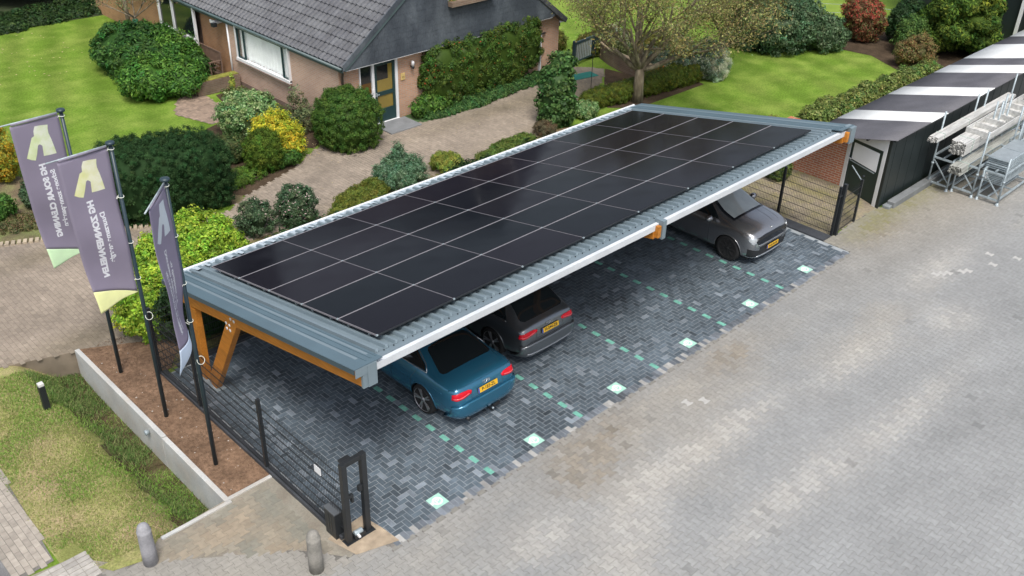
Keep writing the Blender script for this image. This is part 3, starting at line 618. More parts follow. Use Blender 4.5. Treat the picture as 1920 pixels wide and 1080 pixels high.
# ------------------------------------------------------------------ flags
M_pole = nmat('flagpole_coating', (0.022, 0.042, 0.055), 0.4, var=0.05)
M_cloth = nmat('flag_cloth', (0.34, 0.305, 0.40), 0.8, var=0.05, vscale=2, transl=0.35, spec=0.2)
M_cloth3 = nmat('flag_cloth_pale', (0.46, 0.42, 0.54), 0.8, var=0.05, vscale=2, transl=0.55, spec=0.2)
M_ftext = nmat('flag_print_white', (0.88, 0.89, 0.95), 0.8, var=0, transl=0.3)
M_ropes = nmat('white_cord', (0.75, 0.78, 0.7), 0.6, var=0)
def flag(x, y, lab, yaw, W, lines, cg, clogo, cloth, topz, tail, sag, swing=0.0):
    t = thing('flagpole', lab, 'flag', (x, y, 0.03), 0, 'company flags in the soil bed')
    MB().tube([(0, 0, -0.1), (0, 0, 2.9), (0, 0, 5.86)], [0.042, 0.037, 0.033], M_pole, 16).build('pole', t)
    MB().lathe((0, 0, 5.84), [(0.035, 0), (0.075, 0.015), (0.08, 0.04), (0.07, 0.06), (0.01, 0.075)], M_pole, 20).build('cap', t)
    ca, sa = math.cos(yaw), math.sin(yaw)
    def P(u, v, off=0.0):   # cloth: u outwards from the pole, v down
        k = v/2.9
        wob = 0.045*math.sin(u*5.0+v*2.2+yaw*3)*(0.25+k)+0.03*math.sin(v*4.5+u*2)*k
        uu = u*(1-0.13*k*k)+0.0
        yy = wob+swing*k*k+off
        z = topz-v-sag*u
        ox = 0.055+uu
        return Vector((ox*ca-yy*sa, ox*sa+yy*ca, z))
    n, m = 14, 44; gs = lambda s: tail(s)[0]
    vs = []; fs = []
    for j in range(m+1):
        for i in range(n+1): vs.append(P(W*i/n, 0.03+(gs(i/n)-0.03)*j/m, 0))
    for j in range(m):
        for i in range(n): a = j*(n+1)+i; fs.append((a, a+1, a+n+2, a+n+1))
    b = MB(); b.add(vs, fs, cloth, True); ban = b.build('banner', t)
    md = ban.modifiers.new('thick', 'SOLIDIFY'); md.thickness = 0.002; md.offset = 0
    vs = []; fs = []; m2 = 12
    for j in range(m2+1):
        for i in range(n+1):
            u = W*i/n; v0, v1 = tail(u/W); vs.append(P(u, v0+(v1-v0)*j/m2, 0.0015))
    for j in range(m2):
        for i in range(n): a = j*(n+1)+i; fs.append((a, a+1, a+n+2, a+n+1))
    b = MB(); b.add(vs, fs, cg, True); tl_ = b.build('banner_tail', t); md = tl_.modifiers.new('thick', 'SOLIDIFY'); md.thickness = 0.002; md.offset = 0
    e = P(W+0.17, 0.0); e.z = topz-sag*(W+0.17)+0.02
    b = MB().tube([(0, 0, topz+0.02), e], 0.014, M_galv, 8); b.tube([P(0.02, 0.0), P(W*0.97, 0.0)], 0.022, cloth, 8); b.build('flag_arm', t)
    # logo and lettering follow the cloth on both faces
    lg = [(.45, .11), (.34, .12), (.22, .14), (.235, .21), (.24, .29), (.215, .42), (.195, .57), (.18, .71), (.30, .705), (.42, .69), (.41, .6), (.40, .50), (.42, .47), (.45, .455), (.475, .47), (.53, .62), (.58, .73), (.65, .70), (.72, .65), (.66, .52), (.60, .40), (.55, .30), (.50, .28), (.49, .19)]
    b = MB(); sc = W/0.87
    edges = [(i, (i+1) % len(lg)) for i in range(len(lg))]; inner = [(0.22+0.05*i, 0.15+0.05*j) for i in range(11) for j in range(12)]
    inner = [q for q in inner if inpoly(q[0], q[1], lg)]
    r_ = delaunay_2d_cdt([Vector(q) for q in lg]+[Vector(q) for q in inner], edges, [], 1, 1e-5)
    for off in (-0.004, 0.004): b.add([P(q[0]*sc, q[1]+0.02, off) for q in r_[0]], [tuple(f) for f in r_[2]], clogo)
    b.build('logo', t)
    for (s, size, uc, v0, v1, bold) in lines:
        cu = bpy.data.curves.new('lettering', 'FONT'); cu.body = s; cu.size = size; cu.align_y = 'CENTER'; cu.offset = bold
        tt = bpy.data.objects.new('tmp', cu); COL.objects.link(tt); bpy.context.view_layer.update()
        me = bpy.data.meshes.new_from_object(tt.evaluated_get(bpy.context.evaluated_depsgraph_get())); bpy.data.objects.remove(tt)
        xs = [v.co.x for v in me.vertices]; k = (v1-v0)/(max(xs)-min(xs)); x0_ = min(xs)
        vs = [(v.co.x-x0_, v.co.y) for v in me.vertices]; fs = [tuple(p.vertices) for p in me.polygons]
        for off in (-0.0045, 0.0045): MB().add([P(uc*sc+q[1], v0+q[0]*k, off) for q in vs], fs, M_ftext).build('lettering', t)
    b = MB()
    for z in (topz-0.05, topz-0.95, topz-1.85, topz-2.6):
        q = P(0.0, topz-z-0.0); MB().tube([(0.05*math.cos(a), 0.05*math.sin(a), z+0.012*math.sin(a)) for a in [k*math.pi/6 for k in range(13)]], 0.006, M_ropes, 5).tube([(0.05*ca, 0.05*sa, z), ((0.08)*ca, 0.08*sa, z-0.03), q], 0.006, M_ropes, 5).build('cord_ring', t)
    for q0 in (0.0,):
        b.tube([(0.045+0.07*math.cos(a)-0.0, -0.045+0.03*math.sin(a), 2.4+0.07*math.sin(a)) for a in [k*math.pi/6 for k in range(13)]], 0.006, M_ropes, 5)
    b.build('cord_loop', t)
    return t
Mg1 = nmat('print_mint', (0.70, 0.90, 0.62), 0.8, var=0.1, transl=0.3); Mg2 = nmat('print_yellow', (0.90, 0.92, 0.50), 0.8, var=0.1, transl=0.3); Mg3 = nmat('print_pale_blue', (0.72, 0.82, 0.95), 0.8, var=0.05, transl=0.3)
Ml1 = nmat('logo_lime', (0.80, 0.92, 0.50), 0.8, var=0.10, vscale=4, transl=0.3, col2=(0.88, 0.92, 0.80)); Ml2 = nmat('logo_yellow', (0.90, 0.92, 0.45), 0.8, var=0.10, vscale=4, transl=0.3, col2=(0.92, 0.92, 0.76)); Ml3 = nmat('logo_pale_blue', (0.80, 0.88, 0.96), 0.8, var=0.05, transl=0.3)
flag(4.42, 6.58, 'tall dark flagpole farthest left with the HG SOLAR CLEANING flag', math.pi, 0.87, [('HG SOLAR CLEANING', 0.145, 0.49, 0.84, 2.39, 0.009), ('Schone zonnepanelen', 0.12, 0.335, 1.0, 2.2, 0.005)], Mg1, Ml1, M_cloth, 5.83, lambda s: (2.80-0.30*s**1.3, 2.82+0.10*s), 0.01)
flag(4.42, 4.57, 'middle dark flagpole with the HG ZONNEPANELEN flag', math.pi, 0.87, [('HG ZONNEPANELEN', 0.145, 0.49, 0.84, 2.39, 0.009), ('Duurzame energie', 0.12, 0.335, 1.11, 2.12, 0.005)], Mg2, Ml2, M_cloth, 5.83, lambda s: (2.86-0.33*s, 2.88+0.10*s), 0.03)
flag(4.42, 2.64, 'nearest dark flagpole whose narrow turned flag hangs beside the carport corner', R(-132), 0.87, [('HG LAADPALEN EN BATTERIJEN', 0.13, 0.60, 1.25, 2.45, 0.008), ('Duurzaam opladen van de auto', 0.11, 0.46, 0.93, 2.45, 0.005), ('en thuisbatterij', 0.11, 0.33, 1.2, 2.0, 0.005)], Mg3, Ml3, M_cloth3, 5.83, lambda s: (2.74-0.10*s, 2.76+0.42*s**1.6), 0.02, 0.0)
# ------------------------------------------------------------------ house
M_brick = brickmat('house_brick', (0.50, 0.285, 0.18), (0.43, 0.235, 0.145), (0.40, 0.33, 0.27), axis='XZ', bw=0.22, bh=0.066, ms=0.011, bump=0.4, var=0.14)
M_brickY = brickmat('house_brick_side', (0.50, 0.33, 0.245), (0.44, 0.28, 0.20), (0.45, 0.38, 0.32), axis='YZ', bw=0.22, bh=0.066, ms=0.011, bump=0.4, var=0.14)
M_brickO = brickmat('porch_brick', (0.42, 0.22, 0.10), (0.36, 0.18, 0.08), (0.34, 0.24, 0.16), axis='YZ', bw=0.22, bh=0.066, ms=0.011, bump=0.4)
M_plinth = brickmat('plinth_brick', (0.20, 0.13, 0.10), (0.15, 0.10, 0.08), (0.2, 0.17, 0.14), axis='YZ')
M_planter = brickmat('planter_brick', (0.20, 0.135, 0.095), (0.15, 0.10, 0.07), (0.19, 0.16, 0.12), axis='XZ', bump=0.6, var=0.35)
M_slate = nmat('slate_cladding', (0.050, 0.062, 0.078), 0.65, var=0.22, vscale=1.2, bump=0.25, bscale=30, col2=(0.085, 0.10, 0.115), stretch=(1, 1, 0.6), fine=0.15, fscale=20)
M_tiles = nmat('roof_tile', (0.062, 0.066, 0.078), 0.45, var=0.22, vscale=2.5, fine=0.2, fscale=16, bump=0.1, col2=(0.085, 0.09, 0.10))
M_gutter = nmat('green_gutter', (0.075, 0.11, 0.115), 0.45, var=0.12)
M_green = nmat('green_joinery', (0.012, 0.04, 0.042), 0.4, var=0.05)
M_ochre = nmat('ochre_glass', (0.22, 0.165, 0.04), 0.12, var=0.08, spec=0.5)
M_ochred = nmat('brown_glass', (0.11, 0.055, 0.012), 0.08, var=0.2, spec=0.5)
M_curtain = nmat('white_curtain', (0.85, 0.88, 0.87), 0.85, var=0.1, vscale=3)
M_wglass = bpy.data.materials.new('window_glass'); M_wglass.use_nodes = True
_p = M_wglass.node_tree.nodes['Principled BSDF']; _p.inputs['Base Color'].default_value = (0.9, 0.95, 0.95, 1); _p.inputs['Roughness'].default_value = 0.03; _p.inputs['Transmission Weight'].default_value = 1.0; _p.inputs['IOR'].default_value = 1.1; _p.inputs['Alpha'].default_value = 0.18

hs_ = thing('brick_house', 'salmon brick house with dark tiled roof and grey slate gable, standing behind the driveway', 'house', (15.6, 14.2, 0))
HI = Matrix.Translation((-15.6, -14.2, 0))
def hp(mb, name, par=None, bevel=0.0):
    o = mb.build(name, par or hs_, bevel); 
    if par is None: o.matrix_parent_inverse = HI
    return o
WX, WY, EX, EY = 15.64, 14.2, 25.9, 33.0
hp(MB().box(WX+0.3, EX, WY+0.25, EY, 0, 2.2, M_plinth), 'core_wall')
b = MB().box(WX, 16.42, WY, WY+0.25, 0, 2.3, M_brick).box(17.97, EX, WY, WY+0.25, 0, 2.3, M_brick).box(16.42, 17.97, WY+0.02, WY+0.2, 2.16, 2.3, M_slate)
hp(b, 'front_wall')
b = MB().box(WX-0.004, WX+0.3, WY+0.004, 17.0, 0.0, 2.38, M_brickY).box(WX-0.004, WX+0.3, 20.45, 20.95, 0, 2.38, M_brickY).box(WX-0.004, WX+0.3, 17.0, 20.45, 0, 1.02, M_brickY).box(WX-0.004, WX+0.3, 17.0, 20.45, 2.30, 2.38, M_brickY)
hp(b, 'side_wall')
hp(MB().box(WX-0.012, WX+0.01, WY+0.02, 20.95, 0, 0.17, M_plinth), 'plinth')
hp(MB().box(15.86, 16.1, 20.95, 23.45, 0, 2.4, M_brickO), 'porch_wall')
hp(MB().box(15.80, 16.1, 26.3, EY, 0, 2.4, M_brickO), 'far_wall')
# large side window
wn = hp(MB().box(15.56, 15.68, 17.0, 17.08, 1.05, 2.30, M_white).box(15.56, 15.68, 20.37, 20.45, 1.05, 2.30, M_white).box(15.56, 15.68, 17.08, 20.37, 2.24, 2.30, M_white).box(15.53, 15.68, 17.0, 20.45, 1.02, 1.12, M_white), 'window', bevel=0.004)
def chp(mb, name, par, bevel=0.0): 
    o = mb.build(name, par, bevel); o.matrix_parent_inverse = Matrix.Identity(4); return o
chp(MB().box(15.59, 15.65, 17.42, 17.47, 1.12, 2.24, M_green).box(15.585, 15.65, 17.08, 17.12, 1.12, 2.24, M_green).box(15.585, 15.65, 17.12, 17.42, 1.12, 1.16, M_green).box(15.585, 15.65, 20.33, 20.37, 1.12, 2.24, M_green).box(15.585, 15.65, 19.95, 20.33, 1.12, 1.16, M_green).box(15.59, 15.65, 19.9, 19.95, 1.12, 2.24, M_green), 'casement', wn)
vs = []; fs = []; nn = 90
for i in range(nn+1):
    y = 17.09+3.27*i/nn; x = 15.74+0.045*math.sin(i*1.15)+0.012*math.sin(i*2.9); vs += [(x, y, 1.1), (x, y, 2.25)]
for i in range(nn): fs.append((2*i, 2*i+2, 2*i+3, 2*i+1))
b = MB(); b.add(vs, fs, M_curtain, True); chp(b, 'curtain', wn)
chp(MB().box(15.615, 15.62, 17.08, 20.37, 1.12, 2.24, M_wglass), 'pane', wn)
chp(MB().box(15.50, 15.60, 16.96, 20.5, 0.96, 1.02, M_plinth), 'sill', wn, 0.004)
# bay with white panel at the far left
w2 = hp(MB().box(15.55, 15.62, 23.45, 26.3, 0.34, 1.00, M_white).box(15.53, 15.65, 23.45, 26.3, 1.00, 1.06, M_white).box(15.55, 15.65, 25.05, 25.17, 1.06, 2.35, M_white).box(15.55, 15.65, 26.18, 26.3, 1.06, 2.35, M_white).box(15.55, 15.65, 23.40, 23.48, 0.3, 2.35, M_white), 'panelled_window', bevel=0.004)
chp(MB().box(15.60, 15.64, 23.48, 26.18, 1.06, 2.35, M_glassd), 'pane', w2)
hp(MB().box(15.62, 16.1, 23.4, 26.3, 0, 0.34, M_plinth), 'bay_base')
# front door set
dr = hp(MB().box(16.42, 16.46, 14.15, 14.30, 0.0, 2.16, M_white).box(16.90, 17.0, 14.13, 14.30, 0.0, 2.16, M_white).box(17.87, 17.97, 14.13, 14.30, 0, 2.16, M_white).box(16.46, 16.90, 14.14, 14.28, 0.95, 1.14, M_white).box(16.42, 17.97, 14.10, 14.30, 0.0, 0.06, M_white), 'door_frame', bevel=0.004)
d2 = hp(MB().box(17.0, 17.12, 14.17, 14.24, 0.06, 2.16, M_green).box(17.77, 17.87, 14.17, 14.24, 0.06, 2.16, M_green).box(17.12, 17.77, 14.17, 14.24, 0.06, 0.52, M_green).box(17.12, 17.77, 14.17, 14.24, 0.98, 1.12, M_green).box(17.12, 17.77, 14.17, 14.24, 2.02, 2.16, M_green), 'door', bevel=0.004)
chp(MB().box(17.12, 17.77, 14.20, 14.215, 0.52, 0.98, M_ochre).box(17.12, 17.77, 14.20, 14.215, 1.12, 1.52, M_ochre).box(17.12, 17.60, 14.20, 14.2145, 1.52, 2.02, M_glassd).box(17.60, 17.77, 14.20, 14.215, 1.52, 2.02, M_ochre), 'glass', d2)
chp(MB().box(17.03, 17.16, 14.10, 14.12, 1.05, 1.075, M_galv).box(17.04, 17.07, 14.11, 14.17, 1.0, 1.12, M_galv), 'handle', d2)
hp(MB().box(16.46, 16.90, 14.20, 14.215, 1.14, 2.16, M_glassd).box(16.46, 16.90, 14.195, 14.2, 1.14, 1.52, M_ochred).box(16.46, 16.90, 14.20, 14.215, 0.06, 0.95, M_ochred), 'side_light')
hp(MB().box(16.55, 16.83, 14.13, 14.14, 1.02, 1.07, M_galv).box(16.86, 16.93, 14.10, 14.13, 1.18, 1.30, M_white), 'letter_slot')
tag(MB().box(16.85, 18.15, 13.15, 14.10, 0.0, 0.06, nmat('step_stone', (0.19, 0.20, 0.21), 0.7, var=0.15, fine=0.1)).build('door_step', bevel=0.008), 'flat grey stone step in front of the green house door', 'step')
b = MB().lathe((18.58, 14.08, 1.66), [(0.045, 0), (0.055, 0.03), (0.055, 0.10)], M_black, 16).lathe((18.58, 14.08, 1.76), [(0.055, 0), (0.058, 0.1), (0.05, 0.15), (0.02, 0.17)], M_white, 16).box(18.56, 18.60, 14.08, 14.20, 1.70, 1.74, M_black)
tag(b.build('wall_lamp'), 'small white cylindrical lamp on the brick wall right of the house door', 'wall lamp')
b = MB().box(18.13, 18.30, 14.165, 14.198, 1.32, 1.55, nmat('brass_sign', (0.62, 0.46, 0.18), 0.5))
for (xa, xb, za, zb_) in ((18.17, 18.18, 1.38, 1.45), (18.25, 18.26, 1.38, 1.45), (18.19, 18.24, 1.44, 1.45), (18.21, 18.22, 1.38, 1.43)): b.box(xa, xb, 14.160, 14.166, za, zb_, M_ochred)
tag(b.build('house_sign', bevel=0.003), 'small square ochre plaque on the brick wall right of the house door', 'plaque')
# roof: ridge runs along Y
SL = 0.745; EAX, EAZ = 15.60, 2.34; RX = 20.6
def rz_(x): return EAZ+(x-EAX)*SL
nrm = Vector((-SL, 0, 1)).normalized(); slen = (RX-EAX)*math.sqrt(1+SL*SL); dirs = Vector((1, 0, SL)).normalized()
b = MB(); rows = 19; tile = slen/rows; V = []; F = []
prof = [(0.0, 0.0), (0.035, 0.045), (0.08, 0.068), (0.125, 0.045), (0.16, 0.0), (0.20, -0.012)]
yy = []; y = 13.84
while y < 33.2: yy += [(y+p[0]*1.0, p[1]) for p in prof]; y += 0.235
yy = [q for q in yy if q[0] <= 33.2]; ny_ = len(yy)
for r_ in range(rows):
    s0 = r_*tile-0.06 if r_ else 0; s1 = (r_+1)*tile
    for (s, lift) in ((s0, 0.07), (s1, 0.02)):
        for (y, h) in yy:
            p = Vector((EAX, y, EAZ))+dirs*s+nrm*(lift+h); V.append(p)
    o = len(V)-2*ny_
    for i in range(ny_-1): F.append((o+i, o+ny_+i, o+ny_+i+1, o+i+1))
    # tile nose
    o2 = len(V)
    for (y, h) in yy: V.append(Vector((EAX, y, EAZ))+dirs*s0+nrm*(0.02))
    for i in range(ny_-1): F.append((o2+i, o+i, o+i+1, o2+i+1))
b.add(V, F, M_tiles, False); rf = hp(b, 'roof')
b = MB(); b.add([(EAX, 13.85, EAZ), (RX, 13.85, rz_(RX)), (RX, 33.2, rz_(RX)), (EAX, 33.2, EAZ), (EAX+0.08, 13.85, EAZ-0.12), (RX, 13.85, rz_(RX)-0.2), (RX, 33.2, rz_(RX)-0.2), (EAX+0.08, 33.2, EAZ-0.12)],
      [(0,1,2,3), (7,6,5,4), (0,4,5,1), (3,2,6,7), (0,3,7,4)], M_gutter); chp(b, 'roof_boards', rf).matrix_parent_inverse = Matrix.Identity(4)
b = MB(); b.add([(RX, 13.85, rz_(RX)+0.03), (26.0, 13.85, rz_(RX)-(26.3-RX)*0.70), (26.0, 33.2, rz_(RX)-(26.3-RX)*0.70), (RX, 33.2, rz_(RX)+0.03), (RX, 13.85, rz_(RX)-0.15), (25.9, 13.85, rz_(RX)-(26.3-RX)*0.70-0.15), (25.9, 33.2, rz_(RX)-(26.3-RX)*0.70-0.15), (RX, 33.2, rz_(RX)-0.15)],
      [(0,1,2,3), (7,6,5,4), (0,4,5,1), (3,2,6,7), (1,5,6,2)], M_tiles); chp(b, 'far_slope', rf)
b = MB().box(18.4, 19.3, 20.6, 21.7, -0.0, 0.1, M_zinc, ); sk = None
Msk = Matrix((dirs, Vector((0, 1, 0)), nrm)).transposed().to_4x4(); Msk.translation = Vector((EAX, 0, EAZ))
b = MB().box(4.15, 5.0, 18.2, 19.3, 0.03, 0.14, M_zinc, Msk).box(4.25, 4.9, 18.3, 19.2, 0.14, 0.15, M_wglass, Msk)
chp(b, 'roof_window', rf)
# eaves board and gutter along the side
b = MB().box(15.57, 15.62, 13.90, 33.0, 2.20, 2.34, M_gutter)
for s in (0,): b.tube([(15.53, 13.86, 2.33), (15.53, 33.0, 2.33)], 0.05, M_gutter, 10); hp(b, 'gutter')
hp(MB().tube([(15.58, 13.98, 2.28), (15.70, 14.05, 2.1), (15.74, 14.15, 1.95), (15.74, 14.15, 0.05)], 0.04, nmat('brown_pipe', (0.09, 0.07, 0.055), 0.5), 10), 'downpipe')
hp(MB().tube([(15.60, 20.98, 2.2), (15.60, 20.98, 0.05)], 0.035, M_white, 10), 'white_downpipe')
# slate gable
yg = 13.90
P = [(15.68, 2.24), (25.2, 2.24), (25.6, 2.38), (RX, rz_(RX)-0.05), (EAX+0.12, rz_(EAX+0.12)-0.02), (15.62, 2.26)]
b = MB(); b.add([(p[0], yg, p[1]) for p in P]+[(p[0], yg+0.3, p[1]) for p in P], [tuple(range(6)), tuple(range(6, 12))[::-1]]+[(i, i+6, (i+1) % 6+6, (i+1) % 6) for i in range(6)], M_slate)
gb = hp(b, 'slate_gable')
b = MB(); z = 2.25
while z < 6.0:      # courses of slates
    xa = EAX+0.35+(z-EAZ)/SL if z > EAZ else 15.65; xb = min(25.2, 25.5-(z-2.3)/0.74); x = xa+random.uniform(-0.2, 0)
    while x < xb-0.1:
        ww = random.uniform(0.24, 0.31); b.box(max(x, xa), min(x+ww, xb), yg-0.007-random.uniform(0, 0.006), yg-0.001, z, z+0.19, M_slate); x += ww+0.004
    z += 0.195
chp(b, 'slates', gb)
vg = [(EAX-0.02, rz_(EAX)-0.09), (EAX-0.02, rz_(EAX)+0.11), (RX, rz_(RX)+0.12), (RX, rz_(RX)-0.10)]
b = MB(); b.add([(p[0], yg-0.06, p[1]) for p in vg]+[(p[0], yg-0.02, p[1]) for p in vg], [(0,3,2,1), (4,5,6,7), (0,1,5,4), (1,2,6,5), (2,3,7,6), (3,0,4,7)], M_slate); hp(b, 'verge_board')
# gable window with flower box at the top
gw = hp(MB().box(20.0, 22.0, yg-0.03, yg+0.02, 3.75, 5.0, M_white), 'gable_window', bevel=0.004)
chp(MB().box(20.08, 21.92, yg-0.04, yg-0.031, 3.85, 4.9, M_glassd), 'pane', gw)
chp(MB().box(20.0, 22.0, yg-0.26, yg-0.03, 3.55, 3.72, M_planter), 'window_box', gw)
hp(MB().box(15.7, 25.2, 13.905, 14.2, 2.215, 2.238, M_white), 'soffit')
b = MB().box(24.6, 25.1, 14.10, 14.2, 1.6, 1.63, M_black).box(24.8, 24.85, 14.08, 14.2, 0.2, 1.62, M_white)
tag(b.build('garden_tool'), 'thin white post with a dark crossbar leaning on the brick wall near the house corner', 'garden tool')
b = MB().box(25.9, 26.15, 14.15, 14.35, 1.85, 1.97, M_white).box(25.9, 25.96, 14.2, 14.25, 1.7, 1.9, M_black)
hp(b, 'corner_lamp')
b = MB().box(15.58, 15.62, 21.9, 22.2, 1.98, 2.1, M_white).box(15.45, 15.6, 21.7, 21.9, 1.92, 2.05, M_black); b.box(15.6, 15.86, 21.8, 22.1, 2.0, 2.06, M_white)
hp(b, 'porch_lamp')

# raised planter by the bench, bench
M_moss = nmat('moss', (0.19, 0.19, 0.03), 0.95, var=0.35, vscale=5, bump=1, bscale=30)
t = thing('brick_planter', 'low dark brick planter with mossy top at the house corner beside the bench', 'planter', (14.8, 20.6, 0))
MB().box(-0.95, 0.75, -0.2, 0.2, 0, 0.5, M_planter).build('wall', t, 0.01); MB().box(-0.93, 0.73, -0.18, 0.18, 0.5, 0.53, M_moss).build('moss_top', t, 0.012)
M_teak = nmat('weathered_teak', (0.16, 0.105, 0.075), 0.8, var=0.2, vscale=6, fine=0.1)
t = thing('garden_bench', 'weathered brown slatted garden bench against the porch wall of the house', 'bench', (15.55, 22.5, 0))
b = MB(); 
for k in range(4): b.box(-0.45+k*0.11, -0.36+k*0.11, -0.72, 0.72, 0.42, 0.445, M_teak)
b.build('seat', t)
b = MB().box(0.03, 0.07, -0.74, 0.74, 0.90, 0.97, M_teak).box(0.02, 0.06, -0.74, 0.74, 0.46, 0.51, M_teak)
for k in range(17): b.box(0.03, 0.055, -0.70+k*0.086, -0.665+k*0.086, 0.5, 0.92, M_teak)
b.build('backrest', t)
for s in (-0.74, 0.74):
    for xx in (-0.45, 0.02): MB().box(xx, xx+0.055, s-0.03, s+0.03, 0, 0.97 if xx > 0 else 0.66, M_teak).build('leg', t)
    MB().box(-0.48, 0.04, s-0.035, s+0.035, 0.64, 0.67, M_teak).build('armrest', t)

# garden gate, mat, curved brick planter wall behind the tree
M_gate = nmat('gate_paint', (0.022, 0.045, 0.055), 0.45, var=0.1)
b = MB().box(0, 1.75, -0.03, 0.03, 0.88, 0.98, M_gate).box(0, 1.75, -0.02, 0.02, 0.15, 0.22, M_gate).box(1.68, 1.82, -0.06, 0.06, 0, 1.1, M_gate).box(-0.08, 0.02, -0.05, 0.05, 0, 1.05, M_gate)
for k in range(14): b.box(0.04+k*0.12, 0.085+k*0.12, -0.015, 0.015, 0.15, 0.9, M_gate if k > 9 else nmat('pale_picket', (0.32, 0.36, 0.35), 0.6) if k == 0 else bpy.data.materials['pale_picket'])
o = b.build('garden_gate', loc=(26.6, 13.95, 0)); o.rotation_euler = (0, 0, R(8)); tag(o, 'dark green picket gate between the house corner and the curved garden wall', 'garden gate')
b = MB().box(-0.75, 0.55, -0.28, 0.28, 0.018, 0.034, nmat('teal_mat', (0.02, 0.17, 0.14), 0.9, var=0.15))
o = b.build('door_mat', loc=(26.05, 12.95, 0.0), bevel=0.005); o.rotation_euler = (0, 0, R(-12)); tag(o, 'teal green mat lying on the driveway in front of the garden gate', 'mat')
pts = [(28.3, 14.0), (27.9, 13.2), (27.65, 12.4), (27.55, 11.6), (27.6, 10.9), (28.0, 10.3)]
b = MB()
for i in range(len(pts)-1): b.bar((*pts[i], 0.31), (*pts[i+1], 0.31), 0.14, 0.62, M_planter)
for i in range(len(pts)-1): b.bar((*pts[i], 0.64), (*pts[i+1], 0.64), 0.2, 0.05, nmat('cap_brick', (0.34, 0.26, 0.17), 0.9, var=0.25) if i == 0 else bpy.data.materials['cap_brick'])
tag(b.build('garden_wall'), 'low curved brown brick garden wall with a pale coping behind the bare limbed tree', 'garden wall')
# bird feeder
t = thing('bird_feeder', 'thin dark stake with a hook standing on the driveway right of the column shrub', 'stake', (24.4, 11.1, 0))
MB().tube([(0, 0, 0), (0, 0, 1.55), (0.03, 0, 1.62), (0.1, 0, 1.62)], 0.012, M_black, 6).build('stake', t)
# wood mesh post fence in the meadow edge
M_oldwood = nmat('old_fence_wood', (0.16, 0.14, 0.11), 0.9, var=0.25, vscale=5)
for k, (x, y, h, w_) in enumerate([(37.5, 12.7, 1.1, 0.10), (39.0, 11.2, 1.1, 0.10), (40.6, 9.4, 1.2, 0.12)]):
    o = MB().lathe((0, 0, 0), [(w_/2, 0), (w_/2, h), (w_/3, h+0.03)], M_oldwood, 10).build('fence_post', loc=(x, y, 0))
    tag(o, ['wooden wire fence post behind the left part of the big silvery bush', 'wooden wire fence post behind the right part of the big silvery bush', 'dark wooden fence post just left of the red shrub'][k], 'fence post', 'wooden fence posts along the meadow')
b = MB()
for z in (0.6, 0.98): b.tube([(33.0, 17.2, z), (37.5, 12.7, z), (39.0, 11.2, z), (40.6, 9.4, z), (41.5, 6.3, z)], 0.008, M_galv, 5)
tag(b.build('fence_wire'), 'thin wires strung between the wooden posts at the meadow edge', 'fence wire')
tag(MB().box(-.09, .09, -.09, .09, 0, 1.25, M_oldwood).build('thick_post', loc=(39.75, 5.45, 0), bevel=0.01), 'thick grey square post between the dark green shrub and the brown shrub', 'post')

# ------------------------------------------------------------------ shed
M_shedw = nmat('black_cladding', (0.014, 0.021, 0.022), 0.45, var=0.15, vscale=1)
M_corr = nmat('corrugated_dark', (0.095, 0.095, 0.108), 0.6, var=0.15, vscale=1.5, fine=0.1)
M_corrw = nmat('corrugated_white', (0.66, 0.68, 0.68), 0.5, var=0.08, vscale=1.5, fine=0.05)
M_redb = brickmat('red_brick', (0.42, 0.15, 0.075), (0.34, 0.11, 0.06), (0.42, 0.33, 0.26), axis='YZ', bw=0.22, bh=0.072, ms=0.014, bump=0.5)
sh = thing('shed', 'long low black shed with striped dark and white corrugated roof beside the yard', 'shed', (24.1, -0.45, 0))
SI = Matrix.Translation((-24.1, 0.45, 0))
def sp_(mb, name, par=None, bevel=0.0):
    o = mb.build(name, par or sh, bevel)
    if par is None: o.matrix_parent_inverse = SI
    return o
ZS = lambda y: 2.12-(y+0.45)*0.255       # underside of the roof
A_, B_, C_ = (24.02, -0.44), (24.62, 1.08), (24.72, 2.15)
b = MB(); b.add([(24.02, -0.44, 0), (46, -0.44, 0), (46, -0.44, ZS(-0.44)), (24.02, -0.44, ZS(-0.44)), (24.05, -0.30, 0), (46, -0.30, 0), (46, -0.30, ZS(-0.3)), (24.05, -0.30, ZS(-0.3))],
      [(0,1,2,3), (7,6,5,4), (0,3,7,4), (1,5,6,2), (3,2,6,7)], M_shedw)
for k in range(36): b.box(24.3+k*0.6, 24.312+k*0.6, -0.446, -0.44, 0.05, 2.05, M_shedw)
sp_(b, 'side_wall')
b = MB(); b.add([(24.62, 2.05, 0), (46, 2.05, 0), (46, 2.15, 0), (24.62, 2.15, 0), (24.62, 2.05, ZS(2.05)), (46, 2.05, ZS(2.05)), (46, 2.15, ZS(2.15)), (24.62, 2.15, ZS(2.15))], [(0,1,5,4), (3,7,6,2), (0,4,7,3), (4,5,6,7)], M_shedw); sp_(b, 'back_wall')
